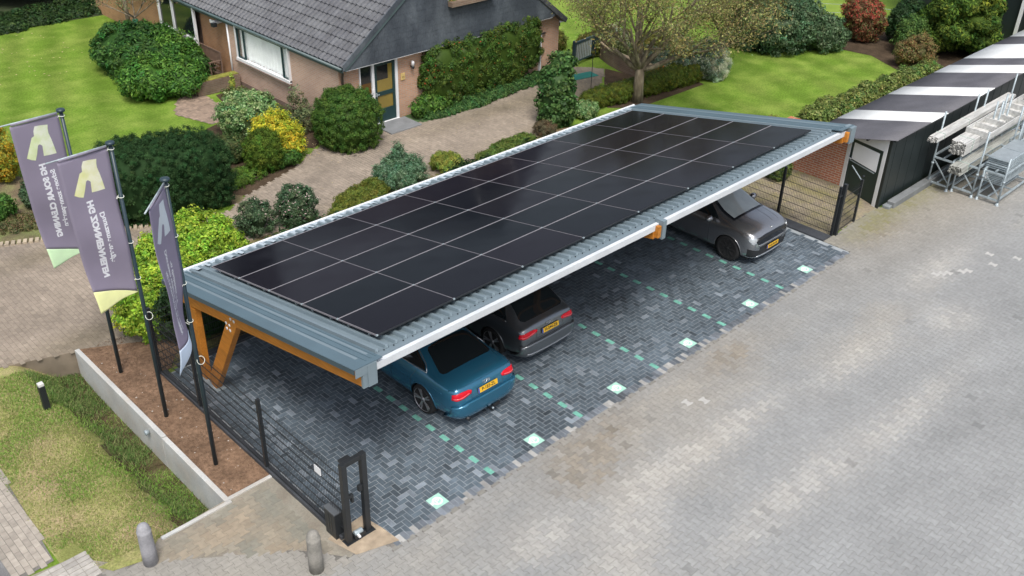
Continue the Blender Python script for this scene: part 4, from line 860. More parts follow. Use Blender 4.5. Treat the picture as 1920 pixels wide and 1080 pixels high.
# end face: door in white frame
def endp(s, z, off=0.0):  # s in 0..1 from A_ to B_
    d = Vector((B_[0]-A_[0], B_[1]-A_[1], 0)); L = d.length; n = Vector((-d.y, d.x, 0))/L
    return Vector((A_[0], A_[1], 0))+d*s+n*off+Vector((0, 0, z))
def eprism(s0, s1, z0, z1, o0, o1, m, mb, z0b=None, z1b=None):
    z0b = z0 if z0b is None else z0b; z1b = z1 if z1b is None else z1b
    vs = [endp(s0, z0, o0), endp(s1, z0b, o0), endp(s1, z1b, o0), endp(s0, z1, o0), endp(s0, z0, o1), endp(s1, z0b, o1), endp(s1, z1b, o1), endp(s0, z1, o1)]
    mb.add(vs, [(0,1,2,3), (7,6,5,4), (0,3,7,4), (1,5,6,2), (3,2,6,7), (0,4,5,1)], m); return mb
z0_, z1_ = ZS(A_[1])+0.0, ZS(B_[1])+0.02
b = MB(); eprism(0.0, 0.03, 0, z0_, -0.02, 0.0, M_shedw, b); eprism(-0.02, 0.05, 0, z0_-0.02, 0.0, 0.03, M_shedw, b); sp_(b, 'corner_board')
b = MB(); eprism(0.05, 0.13, 0, z0_-0.02, -0.02, 0.04, M_white, b); eprism(0.93, 1.01, 0, z1_-0.02, -0.02, 0.04, M_white, b); eprism(0.05, 1.0, 1.72, z0_, -0.02, 0.035, M_white, b, 1.60, z1_)
fr = sp_(b, 'door_frame')
b = MB(); eprism(0.11, 0.95, 0.03, 1.72, -0.02, 0.01, nmat('shed_door_paint', (0.010, 0.028, 0.026), 0.4, var=0.1), b, 0.03, 1.62); dd = sp_(b, 'door')
b = MB(); eprism(0.22, 0.86, 1.0, 1.58, 0.01, 0.024, nmat('white_door_panel', (0.85, 0.87, 0.90), 0.4, var=0.03), b, 1.0, 1.52); chp(b, 'white_panel', dd)
b = MB(); eprism(0.25, 0.9, 0.93, 0.955, 0.01, 0.03, M_galv, b); eprism(0.91, 0.96, 0.97, 1.06, 0.04, 0.06, M_white, b); eprism(0.84, 0.95, 1.0, 1.03, 0.06, 0.075, M_white, b); chp(b, 'handle', dd)
b = MB().box(24.60, 24.85, 1.085, 3.25, 0, 1.55, M_redb); sp_(b, 'brick_wall')
# corrugated roof, dark sheets with white translucent ones between
stripes = [(23.88, 25.95, 0), (25.95, 27.05, 1), (27.05, 29.2, 0), (29.2, 30.35, 1), (30.35, 32.6, 0), (32.6, 33.85, 1), (33.85, 35.0, 0), (35.0, 37.6, 1), (37.6, 39.2, 0), (39.2, 40.6, 1), (40.6, 46, 0)]
for (xa, xb, wsh) in stripes:
    V = []; F = []; x = xa; k = 0; ycut = [-0.62, 0.2, 1.2, 2.28]
    xs = np.arange(xa, xb+0.001, 0.019)
    for x in xs:
        for yq in ycut: V.append((x, yq, ZS(yq)+0.05+0.018*math.sin(x*2*math.pi/0.114)+(0.004 if wsh else 0)))
    for i in range(len(xs)-1):
        for j in range(3): a = i*4+j; F.append((a, a+4, a+5, a+1))
    b = MB(); b.add(V, F, M_corrw if wsh else M_corr, True); o = sp_(b, 'white_roof_sheet' if wsh else 'roof_sheet'); md = o.modifiers.new('thick', 'SOLIDIFY'); md.thickness = 0.006
b = MB()
for yq in (-0.5, 0.3, 1.2, 2.1): b.box(24.0, 46, yq-0.03, yq+0.03, ZS(yq)-0.04, ZS(yq)+0.03, M_shedw)
sp_(b, 'battens')
b = MB().box(24.35, 29.8, -0.78, -0.55, 0.0, 0.20, nmat('grey_beam', (0.16, 0.17, 0.175), 0.8, var=0.25, vscale=2, bump=0.3))
tag(b.build('concrete_beam', bevel=0.02), 'long grey concrete beam lying on the ground along the foot of the black shed', 'beam')
b = MB().box(24.18, 24.5, -0.72, -0.5, 0.0, 0.10, nmat('grey_block', (0.20, 0.22, 0.23), 0.8))
tag(b.build('stone_block', bevel=0.02), 'small grey stone lying at the near corner of the black shed', 'stone')
# dark structure at the far right top
t = thing('dark_barn', 'dark barn with pale posts behind the far end of the striped shed', 'barn', (44, 2.5, 0))
MB().box(0, 8, 0.0, 6, 0, 4.6, M_shedw).build('wall', t); 
for y_ in (0.0, 1.1): MB().box(-0.12, 0.0, y_, y_+0.12, 0, 4.6, M_white).build('post', t)
MB().box(-0.3, 8.3, -0.3, 6.3, 4.6, 4.75, M_corr).build('roof', t)

# ------------------------------------------------------------------ scaffold racks in front of the shed
def rack(x, y, lx, ly, hts, lab):
    t = thing('stacking_rack', lab, 'rack', (x, y, 0), 0, 'galvanised stacking racks with scaffold parts')
    for (px, py, h) in ((0, 0, hts[0]), (0, ly, hts[1]), (lx, 0, hts[2]), (lx, ly, hts[3])):
        b = MB().tube([(px, py, 0.0), (px, py, h)], 0.028, M_galv, 10).lathe((px, py, 0), [(0.06, 0), (0.06, 0.02), (0.04, 0.03), (0.04, 0.10)], M_galv, 12)
        for zc in (0.72,): b.lathe((px, py, zc), [(0.045, 0), (0.045, 0.07)], M_galv, 12)
        b.build('upright', t)
    b = MB()
    for z in (0.16, 0.95):
        b.bar((0, 0, z), (0, ly, z), 0.05, 0.05, M_galv); b.bar((lx, 0, z), (lx, ly, z), 0.05, 0.05, M_galv)
        b.bar((0, 0, z+0.05), (lx, 0, z+0.05), 0.05, 0.05, M_galv); b.bar((0, ly, z+0.05), (lx, ly, z+0.05), 0.05, 0.05, M_galv)
        b.bar((0, ly*0.5, z+0.05), (lx, ly*0.5, z+0.05), 0.04, 0.04, M_galv)
        b.bar((lx*0.5, 0, z+0.02), (lx*0.5, ly, z+0.02), 0.04, 0.04, M_galv)
    b.bar((0, 0, 0.25), (0, ly, 0.9), 0.03, 0.03, M_galv)
    b.build('base_frame', t); return t
rack(26.67, -1.28, 2.3, 0.60, (1.0, 2.38, 2.3, 2.38), 'galvanised stacking rack nearest the black shed wall')
rack(26.82, -1.98, 2.3, 0.60, (2.1, 1.15, 2.3, 2.3), 'middle galvanised stacking rack holding the pale pole bundles')
rack(26.86, -2.74, 2.2, 0.60, (1.5, 1.0, 1.5, 2.2), 'front galvanised stacking rack carrying the pile of grey deck plates')
rack(29.6, -1.30, 2.2, 0.60, (2.38, 2.38, 2.4, 2.4), 'galvanised stacking rack farther back beside the shed, at the photo edge')
rack(29.7, -2.0, 2.2, 0.60, (2.38, 2.38, 2.4, 2.4), 'galvanised stacking rack farther back and away from the shed, at the photo edge')
M_pale = nmat('aluminium_pale', (0.56, 0.56, 0.54), 0.5, metal=0.1, var=0.22, vscale=3, stretch=(0.4, 4, 4), fine=0.12)
M_palg = nmat('aluminium_dull', (0.36, 0.37, 0.34), 0.55, metal=0.1, var=0.25, vscale=3, stretch=(0.4, 4, 4), fine=0.12)
M_hole = nmat('tube_hole', (0.05, 0.045, 0.04), 0.9)
def bundle(lab, x0, x1, yc, zc, ny_, nz_, s, mat, seed):
    rd = random.Random(seed); b = MB()
    for i in range(ny_):
        for j in range(nz_):
            y = yc+(i-(ny_-1)/2)*s+rd.uniform(-.006, .006); z = zc+(j-(nz_-1)/2)*s+rd.uniform(-.005, .005); xs = x0+rd.uniform(-0.07, 0.07); xe = x1+rd.uniform(-0.1, 0.1)
            b.box(xs, xe, y-s*0.45, y+s*0.45, z-s*0.45, z+s*0.45, mat); b.box(xs-0.002, xs, y-s*0.28, y+s*0.28, z-s*0.28, z+s*0.28, M_hole)
    for xx in (x0+0.5, x0+2.2): b.box(xx, xx+0.02, yc-ny_*s/2-0.008, yc+ny_*s/2+0.008, zc-nz_*s/2-0.008, zc+nz_*s/2+0.008, nmat('pale_strap', (0.4, 0.5, 0.45), 0.6) if 'pale_strap' not in bpy.data.materials else bpy.data.materials['pale_strap'])
    return tag(b.build('pole_bundle'), lab, 'bundle', 'bundles of long pale poles on the racks')
bundle('slim bundle of long white poles lying highest on the rack next to the shed', 25.85, 31.5, -0.80, 1.76, 5, 3, 0.052, M_pale, 1)
bundle('thick bundle of pale poles with open ends resting in the middle of the racks', 26.65, 31.5, -1.28, 1.42, 9, 8, 0.05, M_pale, 2)
bundle('lower bundle of dull grey poles under the thick pale bundle', 26.25, 30.5, -1.52, 0.90, 7, 5, 0.05, M_palg, 3)
# frames stacked on top behind
b = MB()
for k in range(5):
    z = 1.62+k*0.035
    b.bar((27.6, -1.05, z), (32.2, -1.05, z), 0.03, 0.03, M_pale); b.bar((27.6, -1.75, z), (32.2, -1.75, z), 0.03, 0.03, M_pale)
    for q in range(8): b.bar((27.6+q*0.62, -1.05, z), (27.6+q*0.62, -1.75, z), 0.03, 0.03, M_pale)
tag(b.build('ladder_frames'), 'stack of pale ladder frames lying on top of the racks behind the thick pole bundle', 'ladder frames')
M_deck = nmat('deck_plate', (0.30, 0.34, 0.36), 0.5, metal=0.3, var=0.12, vscale=5, fine=0.1)
for k in range(6):
    b = MB(); z = 0.98+k*0.062; sx_ = random.uniform(-0.03, 0.03)
    b.box(27.05+sx_, 29.0+sx_, -2.68, -2.06, z, z+0.03, M_galv); b.box(27.08+sx_, 27.98+sx_, -2.65, -2.09, z+0.03, z+0.042, M_deck); b.box(28.04+sx_, 28.97+sx_, -2.65, -2.09, z+0.03, z+0.042, M_deck)
    nm_ = ['lowest', 'second lowest', 'third lowest', 'third highest', 'second highest', 'topmost'][k]
    tag(b.build('deck_panel', bevel=0.003), 'grey steel scaffold deck plate, %s of the pile on the front rack' % nm_, 'deck plate', 'grey deck plates piled on the front rack')
for k in range(7):
    b = MB(); z = 0.56+k*0.05; b.bar((27.05, -2.62, z), (29.0, -2.62, z), 0.03, 0.03, M_galv); b.bar((27.05, -2.12, z), (29.0, -2.12, z), 0.03, 0.03, M_galv)
    for q in range(5): b.bar((27.08+q*0.47, -2.62, z), (27.08+q*0.47, -2.12, z), 0.025, 0.025, M_galv)
    tag(b.build('scaffold_frame'), 'thin steel scaffold frame under the deck plates, layer %s from the bottom' % ['one', 'two', 'three', 'four', 'five', 'six', 'seven'][k], 'scaffold frame', 'steel frames stacked under the deck plates')
b = MB().box(26.99, 26.995, -2.2, -2.06, 0.66, 0.84, M_white); tag(b.build('paper_tag'), 'small white paper tag hanging on the front rack', 'tag')
# ------------------------------------------------------------------ vegetation
M_leaf = nmat('leaf', (0.1, 0.1, 0.1), 0.55, var=0, attr='col', transl=0.25, spec=0.22)
M_leafm = nmat('leaf_matt', (0.1, 0.1, 0.1), 0.75, var=0, attr='col', transl=0.25, spec=0.15)
M_bark = nmat('bark', (0.13, 0.105, 0.07), 0.95, var=0.35, vscale=8, bump=1, bscale=30, col2=(0.20, 0.17, 0.12), stretch=(1, 1, 0.3))
def rdir(n):
    v = rng.normal(size=(n, 3)); return v/np.linalg.norm(v, axis=1)[:, None]
def leafquads(P, Nn, size, aspect, droop=0.0, jit=0.35):
    n = len(P); s = size*(1+jit*rng.normal(size=n)).clip(0.4, 1.8)
    t = np.cross(Nn, rdir(n)); t /= np.linalg.norm(t, axis=1)[:, None]+1e-9
    t[:, 2] -= droop; t /= np.linalg.norm(t, axis=1)[:, None]
    u = np.cross(Nn, t); u /= np.linalg.norm(u, axis=1)[:, None]+1e-9
    L = (s/2)[:, None]*t; W = (s*aspect/2)[:, None]*u
    V = np.stack([P-L, P+W-0.1*L, P+L, P-W-0.1*L], 1).reshape(-1, 3)
    F = np.arange(4*n).reshape(n, 4); return V, F
def colours(n, pal, clump=None, nc=1, var=0.18):
    pal = np.array(pal); 
    k = rng.integers(0, len(pal), n); c = pal[k]
    f = 1+var*rng.normal(size=(n, 1))
    if clump is not None: f = f*(1+0.17*rng.normal(size=(nc, 1)))[clump]*np.stack([1+0.14*rng.normal(size=nc), np.ones(nc), np.ones(nc)], 1)[clump]
    return (c*f).clip(0.004, 0.9)
def icos():
    import bmesh
    bm = bmesh.new(); bmesh.ops.create_icosphere(bm, subdivisions=3, radius=1); V = np.array([v.co[:] for v in bm.verts]); F = [[v.index for v in f.verts] for f in bm.faces]; bm.free(); return V, F
ICV, ICF = icos()
def lump(d, seed, amt):
    s = 0
    for k, fr in enumerate((2.1, 4.3, 8.0)):
        s = s+np.sin(d[:, 0]*fr+seed*1.7+k)*np.sin(d[:, 1]*fr*1.1+seed*2.3+k*2)*np.cos(d[:, 2]*fr*0.9+seed+k)/(k+1)
    return 1+amt*s
def superd(d, e):
    if e == 2: return d
    k = (np.abs(d)**e).sum(1)**(1/e); return d/k[:, None]
def bush(name, lab, cat, loc, lobes, pal, size=0.09, aspect=0.55, dens=1.0, clump=0.16, mat=None, group=None, e=2, amt=0.15, core=None, spiky=0.0, parent=None, up=0.25, ground=True, kind=None, droop=0.0, accents=None, seed=None, rot=0.0):
    """lobes: (dx, dy, z of centre, rx, ry, rz)"""
    if max(q[1] for q in pal) < 0.40: pal = [tuple(v*0.80 for v in q) for q in pal]
    size = size*0.82
    mat = mat or M_leaf; seed = seed if seed is not None else random.random()*50
    Ps = []; Ns = []; Cl = []; nc = 0; cores = []
    for (dx, dy, cz, rx, ry, rz) in lobes:
        r = np.array((rx, ry, rz)); area = 4*math.pi*((rx*ry)**1.6/3+(rx*rz)**1.6/3+(ry*rz)**1.6/3)**(1/1.6)
        m = max(12, int(area/(clump*clump*2.0)*1.5)); d = rdir(m); 
        if ground: d[:, 2] = np.where(d[:, 2]*rz+cz < 0.05, np.abs(d[:, 2])*0.6, d[:, 2])
        d /= np.linalg.norm(d, axis=1)[:, None]
        sd_ = superd(d, e); cpos = np.array((dx, dy, cz))+sd_*r*lump(d, seed, amt)[:, None]*(1+0.05*rng.normal(size=(m, 1))+(0.16*rng.random((m, 1))*(rng.random((m, 1)) < 0.14) if e <= 2.2 else 0.03*(rng.random((m, 1)) < 0.1))); nd = d/r; nd /= np.linalg.norm(nd, axis=1)[:, None]
        k = max(4, int(2.6*dens*(clump*clump*2.6)/(size*size*aspect)))
        idx = np.repeat(np.arange(m), k); q = rdir(m*k)*0.9+nd[idx]*0.55; q /= np.linalg.norm(q, axis=1)[:, None]
        rad = clump*(rng.random((m*k, 1))**0.45); cr = (0.75+0.5*rng.random((m, 1)))[idx]
        P = cpos[idx]+q*rad*cr-nd[idx]*clump*0.45
        if spiky: P += nd[idx]*spiky*rng.random((m*k, 1))**3*cr
        Nv = q*0.7+nd[idx]*0.3+rdir(m*k)*0.55+np.array((0, 0, up)); Nv /= np.linalg.norm(Nv, axis=1)[:, None]
        ok = P[:, 2] > 0.01 if ground else np.ones(len(P), bool)
        Ps.append(P[ok]); Ns.append(Nv[ok]); Cl.append((idx+nc)[ok]); nc += m
        if core is not False:
            cs_ = 0.80 if core is None else core
            cv = np.array((dx, dy, cz))+superd(ICV, e)*r*lump(ICV, seed, amt)[:, None]*cs_; 
            if ground: cv[:, 2] = np.maximum(cv[:, 2], 0.0)
            cores.append(cv)
    P = np.concatenate(Ps); Nv = np.concatenate(Ns); Cl = np.concatenate(Cl)
    V, F = leafquads(P, Nv, size, aspect, droop); C = colours(len(F), pal, Cl, nc)
    if accents:
        acc, frac, azone = accents; msk = rng.random(len(F)) < frac
        if azone: msk &= azone(P)
        C[msk] = np.array(acc)*(1+0.1*rng.normal(size=(msk.sum(), 1)))
    if cores:
        off = len(V); Fc = []
        for cv in cores:
            for f in ICF: Fc.append([f[0]+off, f[1]+off, f[2]+off, f[2]+off])
            off += len(cv)
        V = np.concatenate([V]+cores)
    # build with from_pydata for the core triangles, numpy for the leaves
    me = bpy.data.meshes.new(name); nv = len(V); nq = len(F); ntri = len(Fc) if cores else 0
    me.vertices.add(nv); me.vertices.foreach_set('co', V.astype(np.float32).ravel()); me.loops.add(nq*4+ntri*3)
    li = np.concatenate([F.ravel(), np.array([f[:3] for f in Fc]).ravel()]) if ntri else F.ravel()
    me.loops.foreach_set('vertex_index', li.astype(np.int32)); me.polygons.add(nq+ntri)
    st = np.concatenate([np.arange(0, nq*4, 4), nq*4+np.arange(0, ntri*3, 3)]); me.polygons.foreach_set('loop_start', st.astype(np.int32)); me.update(calc_edges=True)
    at = me.attributes.new('col', 'FLOAT_COLOR', 'FACE'); c4 = np.ones((nq+ntri, 4), np.float32); c4[:nq, :3] = C; c4[nq:, :3] = np.mean(pal, 0)*0.8; at.data.foreach_set('color', c4.ravel())
    me.materials.append(mat); o = bpy.data.objects.new(name, me); COL.objects.link(o); o.location = (loc[0], loc[1], loc[2] if len(loc) > 2 else 0); o.rotation_euler = (0, 0, rot)
    if parent: o.parent = parent
    if lab: tag(o, lab, cat, group, kind)
    return o
def ell(r, h, f=1.0): # one lobe sitting on the ground
    return [(0, 0, h*0.48, r, r*f, h*0.54)]
G = lambda *a: a
P_box = [(0.020, 0.055, 0.016), (0.028, 0.075, 0.022), (0.04, 0.095, 0.028), (0.05, 0.11, 0.04)]
P_mid = [(0.05, 0.13, 0.02), (0.07, 0.17, 0.03), (0.10, 0.22, 0.04)]
P_rhod = [(0.04, 0.12, 0.02), (0.06, 0.17, 0.025), (0.10, 0.25, 0.03), (0.14, 0.30, 0.05)]
P_lime = [(0.22, 0.38, 0.03), (0.30, 0.45, 0.04), (0.14, 0.28, 0.025), (0.38, 0.50, 0.06)]
P_gold = [(0.50, 0.44, 0.03), (0.42, 0.42, 0.04), (0.26, 0.34, 0.035), (0.60, 0.50, 0.05)]
P_var = [(0.14, 0.26, 0.08), (0.20, 0.32, 0.12), (0.08, 0.17, 0.05), (0.32, 0.42, 0.20)]
P_rose = [(0.08, 0.14, 0.07), (0.12, 0.19, 0.10), (0.05, 0.10, 0.04)]
P_silv = [(0.20, 0.27, 0.20), (0.28, 0.34, 0.26), (0.13, 0.19, 0.12), (0.10, 0.15, 0.07)]
P_blue = [(0.10, 0.20, 0.10), (0.15, 0.27, 0.15), (0.07, 0.15, 0.07), (0.22, 0.34, 0.22)]
P_olive = [(0.25, 0.26, 0.08), (0.33, 0.32, 0.13), (0.17, 0.20, 0.06), (0.24, 0.19, 0.09)]

# hedges and shrubs along the driveway
bush('hedge_bush', 'big lime green leafy hedge bush between the flags and the carport roof', 'bush', (7.35, 8.85), [(0.2, 0.25, 0.75, 1.2, 0.95, 0.95), (-1.0, -0.7, 0.8, 0.95, 0.85, 0.95), (-1.75, -1.35, 0.65, 0.65, 0.55, 0.85), (0.7, 0.1, 0.55, 0.8, 0.7, 0.7)], P_lime, 0.085, 0.6, 1.0, 0.17, amt=0.08)
bush('boxed_hedge', 'large dark green clipped hedge block behind the flags, left of the driveway', 'hedge', (8.95, 13.3), [(0, 0, 0.88, 1.72, 1.15, 0.98)], P_box, 0.055, 0.32, 1.2, 0.09, e=4.5, amt=0.02, spiky=0.07, core=0.93, rot=R(-16), mat=M_leafm)
bush('dome_bush', 'big rounded clipped green bush left of the house door', 'bush', (15.35, 13.45), [(0, 0, 0.84, 1.0, 1.0, 0.96)], [(0.06, 0.14, 0.02), (0.09, 0.19, 0.03), (0.045, 0.11, 0.018), (0.12, 0.22, 0.035)], 0.05, 0.5, 1.1, 0.10, e=2.5, amt=0.03, core=0.9)
bush('variegated_bush', 'pale variegated rounded bush beside the lawn corner, behind the yellow conifer', 'bush', (13.45, 16.3), ell(0.92, 1.38), P_var, 0.085, 0.55, 1.0, 0.14, amt=0.06)
bush('golden_conifer', 'bright golden yellow low conifer in the bed left of the house', 'conifer', (13.05, 14.0), [(0, 0, 0.72, 0.60, 0.60, 0.70), (0.25, -0.15, 0.5, 0.45, 0.45, 0.55), (-0.3, 0.1, 0.6, 0.4, 0.4, 0.6)], P_gold, 0.11, 0.3, 1.0, 0.14, spiky=0.18, mat=M_leafm, amt=0.1)
bush('green_conifer', 'mid green rounded dwarf conifer in front of the golden yellow one', 'conifer', (12.3, 13.55), ell(0.58, 1.22), [(0.10, 0.17, 0.02), (0.14, 0.22, 0.03), (0.06, 0.12, 0.018)], 0.06, 0.4, 1.1, 0.11, mat=M_leafm, core=0.9, amt=0.05)
bush('low_bush', 'low dark green flat topped bush at the lawn edge left of the dwarf conifer', 'bush', (11.85, 14.85), ell(0.52, 0.75), [(0.08, 0.13, 0.04), (0.05, 0.10, 0.03), (0.14, 0.17, 0.06)], 0.07, 0.5, 1.0, 0.11)
bush('edge_plants', 'low green perennials at the driveway edge below the golden conifer', 'plant', (12.95, 13.35), [(0, 0, 0.22, 0.45, 0.35, 0.3), (0.3, 0.3, 0.2, 0.35, 0.3, 0.28)], P_mid, 0.09, 0.5, 0.8, 0.12)
bush('grassy_tuft', 'grassy green tuft at the driveway edge between the dark hedge and the dwarf conifer', 'plant', (11.45, 13.35), [(0, 0, 0.12, 0.65, 0.4, 0.2), (-0.35, -0.3, 0.1, 0.4, 0.3, 0.16)], [(0.14, 0.25, 0.03), (0.09, 0.18, 0.03)], 0.14, 0.15, 0.7, 0.14, core=False)
bush('tall_perennial', 'loose tall grey green perennial against the brick side wall of the house', 'plant', (14.85, 15.6), [(0, 0, 0.75, 0.32, 0.32, 0.6), (0.15, -0.35, 0.4, 0.4, 0.4, 0.45)], [(0.15, 0.20, 0.09), (0.22, 0.26, 0.12), (0.10, 0.14, 0.06)], 0.10, 0.35, 0.45, 0.18, core=False, amt=0.25)
bush('bed_plants', 'mixed low plants in the narrow bed under the large white curtained window', 'plant', (14.75, 18.2), [(0, 0.6, 0.15, 0.5, 0.6, 0.25), (-0.1, -0.6, 0.22, 0.45, 0.55, 0.3), (0.1, 1.5, 0.1, 0.35, 0.4, 0.2), (-0.2, -1.5, 0.25, 0.4, 0.5, 0.35)], [(0.16, 0.22, 0.07), (0.10, 0.17, 0.04), (0.25, 0.22, 0.10)], 0.09, 0.4, 0.6, 0.14, core=False, amt=0.3)
bush('yellow_spire', 'single yellow green upright plant at the foot of the brick planter', 'plant', (15.0, 20.0), [(0, 0, 0.35, 0.09, 0.09, 0.38)], [(0.40, 0.45, 0.08), (0.25, 0.35, 0.06)], 0.08, 0.4, 0.8, 0.06, core=False)
for k, (x, y, r, h) in enumerate([(9.95, 10.2, 0.5, 0.86), (11.1, 9.95, 0.56, 1.02)]):
    bush('rose_bush', ['grey green rose bush with a few pink flowers just beside the lime green hedge bush', 'larger rose bush with many pale pink flowers between the driveway and the carport roof'][k], 'rose bush', (x, y), ell(r, h), P_rose, 0.07, 0.5, 0.75, 0.12, group='rose bushes behind the carport', core=0.6, amt=0.2, accents=((0.62, 0.47, 0.45), 0.012+0.03*k, lambda P: P[:, 2] > 0.3))
cz = bush('blue_conifer', 'bluish green spreading conifer with one upright leader tip behind the carport', 'conifer', (14.75, 10.05), [(0, 0, 0.32, 0.76, 0.66, 0.42), (0.0, 0.1, 0.72, 0.2, 0.2, 0.3), (0.0, 0.1, 1.0, 0.08, 0.08, 0.22)], P_blue, 0.09, 0.3, 1.0, 0.13, spiky=0.12, mat=M_leafm, amt=0.1)
bush('groundcover_conifer', 'low spreading yellow green ground cover left of the bluish conifer', 'bush', (13.0, 9.6), [(0, 0, 0.2, 0.85, 0.55, 0.32), (-0.7, -0.3, 0.15, 0.55, 0.45, 0.25), (0.6, 0.25, 0.2, 0.5, 0.4, 0.3)], [(0.17, 0.20, 0.03), (0.11, 0.16, 0.025), (0.22, 0.25, 0.04)], 0.07, 0.35, 1.0, 0.12)
bush('yellow_bush', 'small yellow green bush behind the middle of the carport roof', 'bush', (16.45, 9.85), ell(0.48, 0.50, 1.2), [(0.26, 0.32, 0.05), (0.32, 0.36, 0.07), (0.18, 0.24, 0.04)], 0.06, 0.4, 1.0, 0.1)
bush('low_plants', 'patch of low green plants along the carport right of the small yellow green bush', 'plant', (18.9, 9.7), [(0, 0, 0.12, 0.75, 0.35, 0.22), (-0.9, -0.1, 0.08, 0.5, 0.3, 0.16), (0.8, 0.1, 0.1, 0.4, 0.3, 0.2)], [(0.16, 0.23, 0.05), (0.10, 0.17, 0.03)], 0.08, 0.4, 0.8, 0.1)
t = thing('column_shrub', 'tall narrow dark green leafy column shrub growing at the driveway edge', 'shrub', (21.65, 10.25, 0))
bush('foliage', None, None, (0, 0), [(0, 0, 0.75, 0.62, 0.62, 0.8), (0.05, 0.0, 1.45, 0.58, 0.58, 0.6), (0.25, 0.05, 2.0, 0.5, 0.45, 0.45), (0.0, 0, 0.35, 0.55, 0.55, 0.45)], [(0.05, 0.13, 0.03), (0.08, 0.18, 0.045), (0.035, 0.09, 0.022), (0.11, 0.21, 0.06)], 0.13, 0.75, 0.9, 0.2, parent=t, amt=0.12)
MB().tube([(0, 0, 0), (0, 0, 1.6)], 0.05, M_bark, 8).build('stem', t)
bush('brown_bush', 'little brownish dead looking bush at the foot of the tall column shrub', 'bush', (20.75, 9.85), ell(0.38, 0.42), [(0.18, 0.15, 0.09), (0.14, 0.12, 0.06)], 0.06, 0.3, 0.6, 0.1, core=0.6)
bush('pale_bush', 'small pale green variegated bush at the left end of the low trimmed hedge', 'bush', (23.0, 10.05), ell(0.45, 0.5), P_var, 0.08, 0.5, 1.0, 0.11)
bush('box_hedge', 'low trimmed yellow green hedge running from the driveway edge past the tree trunk', 'hedge', (26.3, 10.15), [(-2.3, 0.3, 0.30, 0.75, 0.36, 0.34), (-1.1, 0.1, 0.33, 0.9, 0.36, 0.36), (0.2, -0.05, 0.36, 0.9, 0.38, 0.38), (1.5, -0.2, 0.38, 0.9, 0.42, 0.40), (2.3, -0.3, 0.36, 0.5, 0.4, 0.38)], [(0.16, 0.20, 0.022), (0.12, 0.16, 0.02), (0.08, 0.12, 0.018)], 0.05, 0.5, 1.0, 0.09, e=3.2, amt=0.03, core=0.9)
bush('far_hedge', 'low brownish trimmed hedge beyond the garden gate at the lawn edge', 'hedge', (29.0, 14.6), [(-2.2, 1.4, 0.35, 1.3, 0.5, 0.42), (0, 0, 0.35, 1.5, 0.55, 0.42), (2.0, -1.4, 0.33, 1.2, 0.5, 0.4)], [(0.15, 0.15, 0.03), (0.12, 0.10, 0.025), (0.17, 0.20, 0.03)], 0.06, 0.5, 1.0, 0.1, e=3, amt=0.05, core=0.9, rot=R(0))
bush('white_flowers', 'bed of pale yellow and white flowering plants inside the curved garden wall', 'flower bed', (28.5, 12.2), [(0, 0.5, 0.5, 0.55, 0.8, 0.45), (0.3, -0.7, 0.5, 0.6, 0.7, 0.45), (0.5, 1.5, 0.5, 0.5, 0.5, 0.5)], [(0.13, 0.18, 0.05), (0.20, 0.22, 0.08)], 0.09, 0.4, 0.7, 0.13, accents=((0.62, 0.60, 0.45), 0.10, None), core=0.7, amt=0.25)
bush('pampas_clump', 'whitish grass clump just behind the top of the dark garden gate', 'plant', (29.0, 14.05), [(0, 0, 0.6, 0.5, 0.5, 0.55)], [(0.40, 0.43, 0.32), (0.25, 0.30, 0.18)], 0.16, 0.12, 0.7, 0.15, core=0.5)
bush('orange_flowers', 'orange flowering plants right of the tree trunk above the low hedge', 'flower bed', (27.6, 10.55), [(0, 0, 0.4, 0.35, 0.3, 0.35)], [(0.15, 0.20, 0.05), (0.50, 0.13, 0.03), (0.20, 0.22, 0.06)], 0.08, 0.4, 0.8, 0.1, core=0.6)
bush('silver_shrub', 'loose greyish shrub with a whitish grass plume side on the right lawn edge', 'shrub', (29.2, 9.9), [(-0.3, 0.5, 0.65, 0.8, 0.8, 0.7), (0.35, -0.2, 0.7, 0.65, 0.65, 0.72), (-1.0, 1.0, 0.5, 0.6, 0.6, 0.55)], P_silv, 0.09, 0.3, 0.8, 0.15, amt=0.18, core=0.7)
bush('grass_plume', 'fountain of whitish ornamental grass at the right end of the low hedge', 'ornamental grass', (29.75, 9.35), [(0, 0, 0.6, 0.42, 0.42, 0.62)], [(0.40, 0.46, 0.33), (0.30, 0.38, 0.22), (0.48, 0.52, 0.40)], 0.22, 0.07, 1.2, 0.18, core=0.5, droop=0.6)
bush('silver_bush', 'very large round silvery green bush at the back of the right lawn', 'bush', (35.3, 9.9), [(0, 0, 0.95, 1.75, 1.5, 1.15), (-0.9, 1.0, 0.9, 1.1, 1.0, 1.2), (1.1, -1.2, 0.6, 1.0, 0.9, 0.8)], [(0.07, 0.13, 0.055), (0.11, 0.19, 0.085), (0.16, 0.24, 0.13), (0.05, 0.10, 0.04)], 0.12, 0.5, 1.0, 0.24, amt=0.1)
bush('red_shrub', 'tall reddish brown shrub at the edge of the meadow', 'shrub', (38.9, 8.2), [(0, 0, 0.95, 0.85, 0.85, 0.85), (-0.2, 0.2, 1.4, 0.75, 0.75, 0.55), (0, 0, 0.35, 0.55, 0.5, 0.5)], [(0.30, 0.08, 0.045), (0.22, 0.10, 0.05), (0.15, 0.11, 0.04), (0.20, 0.17, 0.06)], 0.10, 0.45, 0.8, 0.18, core=0.7, amt=0.15, accents=((0.42, 0.07, 0.05), 0.25, lambda P: P[:, 2] > 1.2))
